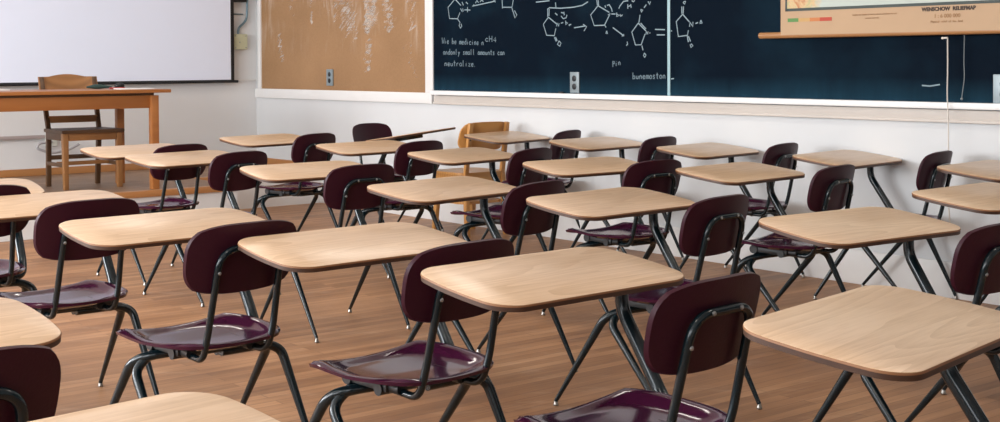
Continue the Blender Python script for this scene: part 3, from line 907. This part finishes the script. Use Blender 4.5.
jb = empty('junction_box', wpt(0.195, 0, 1.46), AL)
tag(jb, 'pale green electrical box on the wall right of the screen', 'electrical box')
link('box_body', B((-0.072, -0.06, -0.073), (0.072, -0.001, 0.073), 0.006), M_BOXPAINT, jb)
bm = NB()
for a, b in ((-0.055, 0.055), (0.055, 0.055), (-0.055, -0.055), (0.055, -0.055), (-0.01, -0.005)):
    lathe(bm, [(0.006, 0), (0.006, 0.003), (0.003, 0.004)], 8, Matrix.Translation((a, -0.06, b)) @ Matrix.Rotation(pi / 2, 4, 'X'))
link('box_screws', bm, M_OUTLET, jb)
bm = NB()
tube(bm, fillet([(0.085, -0.035, 0.85), (0.085, -0.035, 0.30), (0.075, -0.035, 0.20), (-0.01, -0.035, 0.13), (-0.015, -0.035, 0.07)], 0.1), 0.011, 12)
o = link('conduit_pipe', bm, M_PIPE, None, True, wpt(0.195, 0, 1.462), AL)
tag(o, 'bent blue-grey conduit pipe running up the wall above the pale green box', 'pipe')
o = link('switch_box', B((-0.085, -0.09, 0.375), (0.05, -0.001, 0.52), 0.008), M_SCREENBLK, None, True, wpt(0.195, 0, 1.462), AL)
tag(o, 'dark box at the top edge, on the wall right of the screen', 'electrical box')
bm = NB()
tube(bm, [(-0.075, -0.012, 0.262), (0.05, -0.012, 0.262)], 0.006, 8)
o = link('conduit_clip', bm, M_PIPE, None, True, wpt(0.195, 0, 1.462), AL)
tag(o, 'thin grey wire crossing the wall just under the dark box', 'wire')

# surface raceway with a plug below it, behind the teacher's table
rw = link('cable_raceway', B((-WIDE + 2.5, -0.03, 0.61), (-2.07, -0.001, 0.64), 0.004), plain('raceway_paint', (0.42, 0.36, 0.35), 0.5), None, True, wpt(0, 0, 0), AL)
tag(rw, 'grey cable raceway running low along the wall behind the teacher table', 'raceway')
pl = empty('wall_plug', wpt(2.02, 0, 0.54), AL)
tag(pl, 'white plug and loose cable on the wall below the end of the raceway', 'plug')
link('plug_body', B((-0.05, -0.05, 0.0), (0.05, -0.001, 0.10), 0.012), plain('plug_plastic', (0.62, 0.64, 0.58), 0.5), pl)
bm = NB()
tube(bm, fillet([(0.0, -0.05, 0.04), (-0.12, -0.06, 0.03), (-0.14, -0.06, -0.01), (-0.02, -0.07, -0.06), (0.16, -0.06, -0.03), (0.24, -0.05, 0.01)], 0.06), 0.011, 10)
link('loose_cable', bm, plain('cable_grey', (0.38, 0.37, 0.38), 0.5), pl)

# ================================================================== TEACHER'S TABLE
TB = empty('teacher_table', wpt(3.0, 1.55, DAIS), AL)
tag(TB, 'long honey oak table standing on the platform in front of the screen', 'table')
link('tabletop', B((-1.3, -0.36, 0.742), (1.23, 0.42, 0.768), 0.004), M_TABLE, TB)
bm = NB()
link('apron', B((-1.2, -0.305, 0.625), (1.095, -0.28, 0.722), 0.002), M_TABLE, TB)
link('apron', B((-1.2, 0.35, 0.625), (1.095, 0.375, 0.722), 0.002), M_TABLE, TB)
link('apron', B((1.075, -0.28, 0.625), (1.10, 0.35, 0.722), 0.002), M_TABLE, TB)
link('apron', B((-1.225, -0.28, 0.625), (-1.2, 0.35, 0.722), 0.002), M_TABLE, TB)
link('top_frame', B((-1.22, -0.30, 0.722), (1.115, 0.37, 0.742)), M_CHAIRDARK, TB, False)
for a, b in ((1.108, -0.31), (1.108, 0.345), (-1.215, -0.31), (-1.215, 0.345)):
    bm = NB()
    beam(bm, (a, b, 0.0), (a, b, 0.722), 0.058, 0.058, 0.003)
    lo = link('table_leg', bm, M_TABLE, TB)
TZ = DAIS + 0.768


def on_table(name, bm, mtl, lx, ly, label, cat, rot=0.0, smooth=True):
    p = wpt(3.0, 1.55, TZ) + INL * lx + V((-D1.x, -D1.y, 0)) * ly
    return tag(link(name, bm, mtl, None, smooth, (p.x, p.y, TZ + 0.0005), AL + rot), label, cat)


bm = B((-0.16, -0.12, 0), (0.16, 0.12, 0.012), 0.001)
on_table('paper_sheet', bm, M_PAPER, -0.02, 0.20, 'white papers lying on the table left of the chair back', 'paper', 0.05)
bm = NB()
tube(bm, fillet([(-0.14, 0, 0.02), (0.0, 0.02, 0.024), (0.15, -0.01, 0.02)], 0.05), lambda t: 0.008 + 0.016 * sin(pi * t), 10)
on_table('dark_cloth', bm, M_SCREENBLK, -0.40, 0.02, 'dark soft bundle at the left end of the table in view', 'cloth')
bm = NB()
tube(bm, fillet([(-0.1, 0, 0.016), (0.0, 0.01, 0.02), (0.1, -0.01, 0.014)], 0.04), lambda t: 0.006 + 0.013 * sin(pi * min(1, t * 1.1)), 10)
on_table('green_cloth', bm, M_DGREEN, 0.86, 0.15, 'dark green crumpled cloth on the table right of the chair back', 'cloth')
bm = NB()
bmesh.ops.create_uvsphere(bm, u_segments=14, v_segments=10, radius=0.032, matrix=Matrix.Diagonal((1.3, 0.9, 0.75, 1)))
bmesh.ops.translate(bm, verts=bm.verts, vec=(0, 0, 0.024))
on_table('computer_mouse', bm, M_SCREENBLK, 1.02, 0.13, 'small black rounded object on the table beside the green cloth', 'mouse')
bm = NB()
tube(bm, [(-0.06, 0, 0.007), (0.07, 0, 0.007)], 0.006, 8)
on_table('red_pen', bm, M_RED, 0.95, 0.02, 'short red pen in front of the black object on the table', 'pen', 0.1)
bm = B((-0.13, -0.1, 0), (0.13, 0.1, 0.006), 0.001)
on_table('paper_sheet', bm, M_PAPER, 1.04, -0.10, 'white paper on the right end of the table', 'paper', -0.1)

# ---- teacher's chair: behind the table, facing the class
TC = empty('teacher_chair', wpt(2.235, 1.29, DAIS), AL)
tag(TC, 'old wooden armless chair tucked behind the oak table on the platform', 'chair')
hw = 0.215
for sx in (-1, 1):
    bm = NB()
    beam(bm, (sx * hw, -0.21, 0.0), (sx * hw, -0.195, 0.43), 0.034, 0.036, 0.003, 0.044, 0.048)
    link('front_leg', bm, M_CHAIRWOOD, TC)
    bm = NB()
    beam(bm, (sx * (hw - 0.015), 0.20, 0.0), (sx * (hw - 0.01), 0.17, 0.45), 0.036, 0.034, 0.003)
    beam(bm, (sx * (hw - 0.01), 0.17, 0.44), (sx * (hw + 0.0), 0.30, 0.86), 0.034, 0.030, 0.003)
    link('back_post', bm, M_CHAIRDARK, TC)
bm = NB()
n = 14
out = []
for i in range(n + 1):
    t = -1 + 2 * i / n
    out.append((t * 0.25, -0.235 - 0.012 * cos(t * pi / 2)))
out += [(0.24, 0.185), (-0.24, 0.185)]
prism(bm, out, 0.432, 0.458)
bmesh.ops.bevel(bm, geom=list(bm.edges), offset=0.004, segments=2, affect='EDGES')
link('seat', bm, M_CHAIRDARK, TC)
link('seat_rail', B((-0.19, -0.215, 0.375), (0.19, -0.195, 0.432), 0.003), M_CHAIRWOOD, TC)
for sx in (-1, 1):
    link('side_rail', B((sx * 0.205, -0.19, 0.375), (sx * 0.225, 0.17, 0.432), 0.003), M_CHAIRDARK, TC)
    link('side_stretcher', B((sx * 0.207, -0.19, 0.17), (sx * 0.223, 0.18, 0.20), 0.003), M_CHAIRDARK, TC)
link('cross_stretcher', B((-0.21, -0.02, 0.175), (0.21, 0.0, 0.205), 0.003), M_CHAIRWOOD, TC)
link('cross_stretcher', B((-0.20, 0.175, 0.21), (0.20, 0.193, 0.245), 0.003), M_CHAIRDARK, TC)
bm = NB()
box(bm, (-0.20, 0.185, 0.50), (0.20, 0.202, 0.555), 0.003)
link('lower_back_rail', bm, M_CHAIRWOOD, TC)
bm = NB()
cols = []
for i in range(21):
    t = -1 + 2 * i / 20
    yy = 0.245 + 0.028 * (1 - t * t)
    zt = 0.865 if abs(t) > 0.62 else 0.865 + 0.02 * (0.5 + 0.5 * cos(pi * t / 0.62)) ** 0.5
    for_ = [(t * 0.238, yy, 0.72), (t * 0.238, yy + 0.045, zt), (t * 0.238, yy + 0.063, zt), (t * 0.238, yy + 0.018, 0.72)]
    cols.append([bm.verts.new(v) for v in for_])
for a, b in zip(cols, cols[1:]):
    for k in range(4):
        bm.faces.new((a[k], a[(k + 1) % 4], b[(k + 1) % 4], b[k]))
bm.faces.new(cols[0][::-1])
bm.faces.new(cols[-1])
link('top_back_rail', bm, M_CHAIRWOOD, TC)

# ================================================================== GOLDEN WOODEN CHAIR BY THE WALL
TH = math.atan2(0.62591, 0.77989)
WC = empty('wooden_chair', (-0.225, 9.785, 0), TH)
tag(WC, 'golden beech wooden chair with a curved plywood back, by the wall under the chalkboard', 'chair')
hw = 0.165
for sx in (-1, 1):
    bm = NB()
    beam(bm, (sx * (hw + 0.012), -0.20, 0.0), (sx * hw, -0.17, 0.45), 0.032, 0.032, 0.003, 0.034, 0.036)
    beam(bm, (sx * hw, -0.17, 0.44), (sx * hw, -0.232, 0.82), 0.034, 0.026, 0.003)
    link('back_post', bm, M_BEECH, WC)
    bm = NB()
    beam(bm, (sx * (hw + 0.012), 0.20, 0.0), (sx * (hw - 0.01), 0.16, 0.44), 0.032, 0.032, 0.003, 0.038, 0.038)
    link('front_leg', bm, M_BEECH, WC)
    for z in (0.60, 0.70, 0.78):
        bm = NB()
        lathe(bm, [(0.008, 0), (0.008, 0.003), (0.004, 0.005)], 10, Matrix.Translation((sx * hw, -0.212 - (z - 0.6) * 0.10, z)) @ Matrix.Rotation(pi / 2, 4, 'X'))
        link('bolt', bm, M_CHAIRDARK, WC)
bm = NB()
NX, NZ = 24, 8
front, back = [], []
for j in range(NZ + 1):
    v = -1 + 2 * j / NZ
    rf, rb = [], []
    for i in range(NX + 1):
        u = -1 + 2 * i / NX
        k = (1 - abs(u) ** 5 * abs(v) ** 4 * 0.12)
        x = u * 0.212 * k
        z = 0.722 + v * 0.098 * (1 - 0.22 * abs(u) ** 6) + 0.006 * v * (1 - u * u)
        y = -0.200 - 0.028 * v + 0.045 * abs(u) ** 2.4
        rf.append(bm.verts.new((x, y + 0.007, z)))
        rb.append(bm.verts.new((x, y - 0.007, z)))
    front.append(rf)
    back.append(rb)
for j in range(NZ):
    for i in range(NX):
        bm.faces.new((front[j][i], front[j][i + 1], front[j + 1][i + 1], front[j + 1][i]))
        bm.faces.new((back[j][i], back[j + 1][i], back[j + 1][i + 1], back[j][i + 1]))
for i in range(NX):
    bm.faces.new((front[0][i], back[0][i], back[0][i + 1], front[0][i + 1]))
    bm.faces.new((front[NZ][i], front[NZ][i + 1], back[NZ][i + 1], back[NZ][i]))
for j in range(NZ):
    bm.faces.new((front[j][0], front[j + 1][0], back[j + 1][0], back[j][0]))
    bm.faces.new((front[j][NX], back[j][NX], back[j + 1][NX], front[j + 1][NX]))
link('backrest', bm, M_BEECH, WC)


def round_rect(w, d, r, n=8):
    P = []
    for cx, cy, a0 in ((w / 2 - r, d / 2 - r, 0), (-w / 2 + r, d / 2 - r, 90), (-w / 2 + r, -d / 2 + r, 180), (w / 2 - r, -d / 2 + r, 270)):
        for k in range(n + 1):
            a = R(a0 + 90 * k / n)
            P.append((cx + r * cos(a), cy + r * sin(a)))
    return P


bm = prism(NB(), [(x, y + 0.02) for x, y in round_rect(0.42, 0.42, 0.09)], 0.445, 0.463)
bmesh.ops.bevel(bm, geom=[e for e in bm.edges if len(e.link_faces) == 2 and e.calc_face_angle(0) > 1], offset=0.005, segments=2, affect='EDGES')
link('seat', bm, M_BEECH, WC)
for sx in (-1, 1):
    link('side_rail', B((sx * 0.155, -0.17, 0.39), (sx * 0.177, 0.16, 0.445), 0.003), M_BEECH, WC)
link('seat_rail', B((-0.165, 0.14, 0.39), (0.165, 0.16, 0.445), 0.003), M_BEECH, WC)
link('seat_rail', B((-0.165, -0.18, 0.39), (0.165, -0.16, 0.445), 0.003), M_BEECH, WC)
bm = prism(NB(), [(x, y) for x, y in round_rect(0.37, 0.36, 0.08)], 0.235, 0.255)
link('book_shelf', bm, M_BEECH, WC)

# ================================================================== STUDENT DESKS (desk and chair in one frame)
def desk_outline():
    w_, asp, r, tap, bow, bows, shr = 0.622, 0.580, 0.068, 0.0076, -0.001, 0.0185, 0.0176
    d_ = w_ * asp
    P0 = round_rect(w_, d_, r, 9)
    Q = []
    for i in range(len(P0)):
        a, b = P0[i], P0[(i + 1) % len(P0)]
        k = max(1, int(math.hypot(b[0] - a[0], b[1] - a[1]) / 0.02))
        for j in range(k):
            Q.append((a[0] + (b[0] - a[0]) * j / k, a[1] + (b[1] - a[1]) * j / k))
    out = []
    for x, y in Q:
        X, Y = x / (w_ / 2), y / (d_ / 2)
        x2 = x * (1 - tap * Y) + (1 if X > 0 else -1) * bows * (1 - Y * Y) * abs(X)
        y2 = y + (1 if Y > 0 else -1) * bow * (1 - X * X) * abs(Y)
        out.append((x2 + shr * y2, y2))
    return out


TFW, TRT = 0.1209, 0.0034                 # the tops slope down toward the sitter
CHD, CHX, CHY = R(4), -0.035, -0.30        # the chair sits a little askew to the top


def chair_pt(x, y, z):
    dx, dy = x, y - CHY
    return V((CHX + dx * cos(CHD) - dy * sin(CHD), CHY + dx * sin(CHD) + dy * cos(CHD), z))


def make_desk():
    root = empty('student_desk')
    O = desk_outline()
    tilt = lambda x, y, z: V((x, y, z + TFW * y + TRT * x))
    # desktop: laminate face with a softened rim
    top = empty('desktop')
    bpy.data.objects.remove(top)
    bm = NB()
    n = len(O)
    levels = [(1.0, -0.006), (1.0, -0.0032), (0.996, -0.001), (0.989, 0.0)]
    rings = []
    for k, dz in levels:
        rings.append([bm.verts.new(tilt(x * k, y * k, dz)) for x, y in O])
    for li, (a, b) in enumerate(zip(rings, rings[1:])):
        for i in range(n):
            f = bm.faces.new((a[i], a[(i + 1) % n], b[(i + 1) % n], b[i]))
            f.material_index = 1 if li < 2 else 0
    bm.faces.new(rings[-1])
    f = bm.faces.new(rings[0][::-1])
    f.material_index = 1
    top = link('desktop', bm, [M_TOP, M_PLY], root, loc=(0, 0, 0.735))
    bm = NB()
    prism(bm, [(x * 0.997, y * 0.997) for x, y in O], -0.0165, -0.0058, tilt)
    link('edge_band', bm, M_EDGE, top)
    # shallow steel tray under the top
    bm = NB()
    prism(bm, [(x + 0.10, y + 0.02) for x, y in round_rect(0.27, 0.17, 0.02, 4)], -0.040, -0.0167, tilt)
    link('support_plate', bm, M_STEEL, root, loc=(0, 0, 0.735))
    # pedestal
    bm = NB()
    path = fillet([(0.222, -0.010, 0.70), (0.222, -0.014, 0.618), (0.218, -0.152, 0.425), (0.200, -0.205, 0.386), (0.02, -0.25, 0.380)], [0, 0.03, 0.05, 0.06, 0])
    tube(bm, path, 0.0178, 16)
    link('pedestal', bm, M_STEEL, root)
    # bracket under the seat
    bm = NB()
    box(bm, (-0.16, -0.36, 0.388), (0.12, -0.16, 0.414), 0.008)
    for sx in (-1, 1):
        tube(bm, [(CHX + sx * 0.10, -0.40, 0.402), (CHX + sx * 0.10, -0.19, 0.402)], 0.017, 12)
    tube(bm, [(-0.165, -0.185, 0.402), (0.10, -0.165, 0.402)], 0.02, 12)
    tube(bm, [(-0.165, -0.33, 0.395), (0.14, -0.33, 0.395)], 0.018, 12)
    link('seat_bracket', bm, M_BLACK, root)
    # legs: a bent pair on each side
    taper = lambda t: 0.0150 if t < 0.45 else 0.0150 - 0.0072 * (t - 0.45) / 0.55
    FT, RT = 0.045, -0.491
    paths = [
        [(0.0, -0.255, 0.378), (-0.160, -0.222, 0.376), (-0.210, -0.160, 0.352), (-0.250, FT + 0.005, 0.018)],
        [(0.0, -0.205, 0.374), (-0.165, -0.195, 0.374), (-0.213, -0.188, 0.328), (-0.245, RT, 0.018)],
        [(0.0, -0.30, 0.376), (0.160, -0.29, 0.376), (0.200, -0.265, 0.35), (0.245, FT, 0.018)],
        [(0.0, -0.33, 0.378), (0.165, -0.325, 0.378), (0.210, -0.335, 0.355), (0.245, RT, 0.018)],
    ]
    for P in paths:
        bm = NB()
        tube(bm, fillet(P, [0, 0.055, 0.055, 0]), taper, 12)
        lg = link('leg', bm, M_STEEL, root)
        bm = NB()
        lathe(bm, [(0.0090, 0.0), (0.0105, 0.002), (0.0105, 0.006), (0.0085, 0.010), (0.0070, 0.022)], 12, Matrix.Translation((P[-1][0], P[-1][1], 0)))
        link('glide', bm, M_CHROME, lg)
    # back frame: a bent tube rising behind the backrest
    A = [(-0.095, -0.32, 0.394), (-0.112, -0.462, 0.391), (-0.114, -0.490, 0.46), (-0.105, -0.552, 0.722),
         (0.105, -0.552, 0.722), (0.114, -0.490, 0.46), (0.112, -0.462, 0.391), (0.095, -0.32, 0.394)]
    bm = NB()
    tube(bm, fillet([chair_pt(*p) for p in A], [0, 0.05, 0.05, 0.062, 0.062, 0.05, 0.05, 0], 8), 0.0105, 12)
    bf = link('back_frame', bm, M_STEEL, root)
    for x, z in ((-0.107, 0.655), (-0.05, 0.7225), (0.05, 0.7225), (0.107, 0.655)):
        bm = NB()
        lathe(bm, [(0.0052, 0), (0.0052, 0.003), (0.003, 0.0048)], 8, Matrix.Translation(chair_pt(x, -0.5615 + (0.7225 - z) * 0.235, z)) @ Matrix.Rotation(CHD, 4, 'Z') @ Matrix.Rotation(pi / 2, 4, 'X'))
        link('bolt', bm, M_BOLT, bf)
    # seat shell
    NXs, NYs = 26, 24
    th = 0.010
    tops, bots = [], []
    for j in range(NYs + 1):
        v = -1 + 2 * j / NYs                # -1 rear, +1 front
        rt, rb = [], []
        for i in range(NXs + 1):
            u = -1 + 2 * i / NXs
            # square to rounded square: sharper at the front, rounder at the rear
            k = 0.16 if v > 0 else 0.30
            uu = u * sqrt(max(0, 1 - k * 1.15 * v * v * (abs(v) ** 1.5)))
            vv = v * sqrt(max(0, 1 - k * u * u * (abs(u) ** 1.5)))
            hw_ = 0.214 - 0.030 * max(0, -vv) + 0.006 * (1 - vv * vv)
            x, y = uu * hw_, -0.295 + vv * 0.207
            e = max(abs(u), abs(v))
            z = 0.440 + 0.016 * abs(uu) ** 2.4 - 0.024 * max(0.0, min(1.0, 2.2 * (1 - uu * uu) * (1 - vv * vv))) ** 1.5
            z += 0.012 * max(0, -vv) ** 3                      # lifts toward the back
            z += 0.010 * max(0, vv) - 0.016 * max(0, vv - 0.55) ** 2 / 0.2 * (1 - 0.3 * abs(uu))   # waterfall front
            z -= 0.014 * max(0, e - 0.88) / 0.12               # rolled rim
            rt.append(bm_v := (x, y, z))
            rb.append((x * 0.985, -0.295 + (y + 0.295) * 0.985, z - th))
        tops.append(rt)
        bots.append(rb)
    bm = NB()
    TV = [[bm.verts.new(chair_pt(*p)) for p in r_] for r_ in tops]
    BV = [[bm.verts.new(chair_pt(*p)) for p in r_] for r_ in bots]
    for j in range(NYs):
        for i in range(NXs):
            bm.faces.new((TV[j][i], TV[j][i + 1], TV[j + 1][i + 1], TV[j + 1][i]))
            bm.faces.new((BV[j][i], BV[j + 1][i], BV[j + 1][i + 1], BV[j][i + 1]))
    for i in range(NXs):
        bm.faces.new((TV[0][i], BV[0][i], BV[0][i + 1], TV[0][i + 1]))
        bm.faces.new((TV[NYs][i], TV[NYs][i + 1], BV[NYs][i + 1], BV[NYs][i]))
    for j in range(NYs):
        bm.faces.new((TV[j][0], TV[j + 1][0], BV[j + 1][0], BV[j][0]))
        bm.faces.new((TV[j][NXs], BV[j][NXs], BV[j + 1][NXs], TV[j + 1][NXs]))
    link('seat', bm, M_SEAT, root)
    # backrest shell
    NXb, NZb = 24, 14
    bm = NB()
    F_, K_ = [], []
    for j in range(NZb + 1):
        v = -1 + 2 * j / NZb
        rf, rk = [], []
        for i in range(NXb + 1):
            u = -1 + 2 * i / NXb
            k = 0.30
            uu = u * sqrt(max(0, 1 - k * v * v * abs(v) ** 1.2))
            vv = v * sqrt(max(0, 1 - k * 1.1 * u * u * abs(u) ** 1.2))
            x = uu * (0.192 + 0.004 * vv)
            z = 0.690 + vv * 0.105
            y = -0.5315 + 0.034 * abs(uu) ** 2 - 0.0245 * vv
            rf.append(bm.verts.new(chair_pt(x, y + 0.0055, z)))
            rk.append(bm.verts.new(chair_pt(x * 0.985, y - 0.0055, 0.690 + (z - 0.690) * 0.975)))
        F_.append(rf)
        K_.append(rk)
    for j in range(NZb):
        for i in range(NXb):
            bm.faces.new((F_[j][i], F_[j][i + 1], F_[j + 1][i + 1], F_[j + 1][i]))
            bm.faces.new((K_[j][i], K_[j + 1][i], K_[j + 1][i + 1], K_[j][i + 1]))
    for i in range(NXb):
        bm.faces.new((F_[0][i], K_[0][i], K_[0][i + 1], F_[0][i + 1]))
        bm.faces.new((F_[NZb][i], F_[NZb][i + 1], K_[NZb][i + 1], K_[NZb][i]))
    for j in range(NZb):
        bm.faces.new((F_[j][0], F_[j + 1][0], K_[j + 1][0], K_[j][0]))
        bm.faces.new((F_[j][NXb], K_[j][NXb], K_[j + 1][NXb], F_[j + 1][NXb]))
    link('backrest', bm, M_BACK, root)
    return root


DESKS = [
    # x, y, heading (deg), label
    (0.133, 3.287, 40.5, 'student desk in the middle foreground, its purple seat cut off by the lower edge'),
    (-0.419, 3.867, 41.0, 'student desk with whole glossy purple seat in the centre foreground, left of the cut-off seat'),
    (-1.07, 4.311, 40.7, 'student desk with whole purple seat left of centre, above the bottom-edge desktop'),
    (0.771, 2.639, 48.6, 'large student desktop at the lower right corner with swirled oak grain'),
    (1.145, 4.252, 34.6, 'student desk behind the lower right corner desk, its chair back touching the right edge'),
    (0.416, 4.993, 42.7, 'student desk right of centre, just behind the middle foreground desktop'),
    (-0.229, 5.54, 47.9, 'student desk near the centre, left neighbour of the desk right behind the foreground top'),
    (-0.928, 6.518, 37.1, 'student desk in front of the platform\'s right end, its chair back left of centre'),
    (1.132, 6.291, 44.3, 'student desk whose purple seat shows just left of the big right desktop'),
    (1.225, 7.877, 46.2, 'student desk against the chalkboard wall, left of the one below the map cords'),
    (0.442, 6.711, 35.4, 'student desk in the second row from the chalkboard wall, below the outlet on the board'),
    (0.628, 8.586, 44.8, 'student desk against the wall, right neighbour of the one touching the golden chair'),
    (-0.203, 7.526, 48.4, 'student desk in front of the golden wooden chair, one row away from the wall'),
    (0.050, 9.360, 54.0, 'student desk against the wall directly touching the golden wooden chair'),
    (-0.808, 8.281, 43.1, 'student desk in front of the turned-around desk, one row away from the wall'),
    (-1.584, 9.147, 47.9, 'student desk farthest forward near the room corner, below the tan panel'),
    (-1.728, 7.389, 46.7, 'student desk before the platform, its top overlapping the one nearest the oak table'),
    (-2.179, 8.059, 44.3, 'student desk nearest the oak table, its top covering the wooden chair legs'),
    (1.859, 7.15, 46.0, 'student desk against the wall below the map cords, casting a shadow on the wall'),
    (1.883, 5.122, 40.0, 'student desk at the right edge, nearer of the two tops there'),
    (2.365, 6.34, 44.0, 'student desk at the right edge against the wall, farther of the two tops there'),
    (-1.72, 4.99, 39.5, 'student desk at the left with broad top and dark chair back before the purple seat'),
    (-2.255, 5.555, 34.0, 'student desk at the far left edge, a sliver of top behind its dark chair back'),
    (-0.56, 1.71, 45.0, 'nearest student desk, only its top showing, cut off by the bottom edge left of centre'),
    (-1.205, 2.56, 40.0, 'student desk at the lower left corner with chair back before it'),
]
GROUP = 'student desks in rows facing the platform'
proto = make_desk()


def copy_tree(o, parent=None):
    c = o.copy()
    COL.objects.link(c)
    if parent is not None:
        c.parent = parent
    for ch in o.children:
        copy_tree(ch, c)
    return c


for i, (x, y, a, lab) in enumerate(DESKS):
    d = proto if i == 0 else copy_tree(proto)
    d.location = (x, y, 0)
    d.rotation_euler = (0, 0, R(a))
    tag(d, lab, 'desk', GROUP)

# the one turned round to face the room
d = copy_tree(proto)
d.location = (-0.65, 9.76, 0)
d.rotation_euler = (0, 0, R(222))
tag(d, 'student desk turned to face the viewer, dark underside of its tilted top showing', 'desk', GROUP)
for ch in d.children:
    if ch.name.startswith(('desktop', 'support_plate')):
        ch.rotation_euler = (0, R(5.0), 0)

# ------------------------------------------------------------------ world and view
wd = bpy.data.worlds.new('world')
wd.use_nodes = True
wd.node_tree.nodes['Background'].inputs['Color'].default_value = (0.85, 0.92, 1.0, 1)
wd.node_tree.nodes['Background'].inputs['Strength'].default_value = 1.0
S.world = wd
S.view_settings.view_transform = 'Standard'
S.view_settings.look = 'None'
S.view_settings.gamma = 1.0
S.view_settings.use_curve_mapping = False
S.view_settings.exposure = EXPOSURE
S.cycles.use_denoising = True
S.cycles.max_bounces = 8
S.cycles.diffuse_bounces = 5
S.cycles.sample_clamp_indirect = 6.0
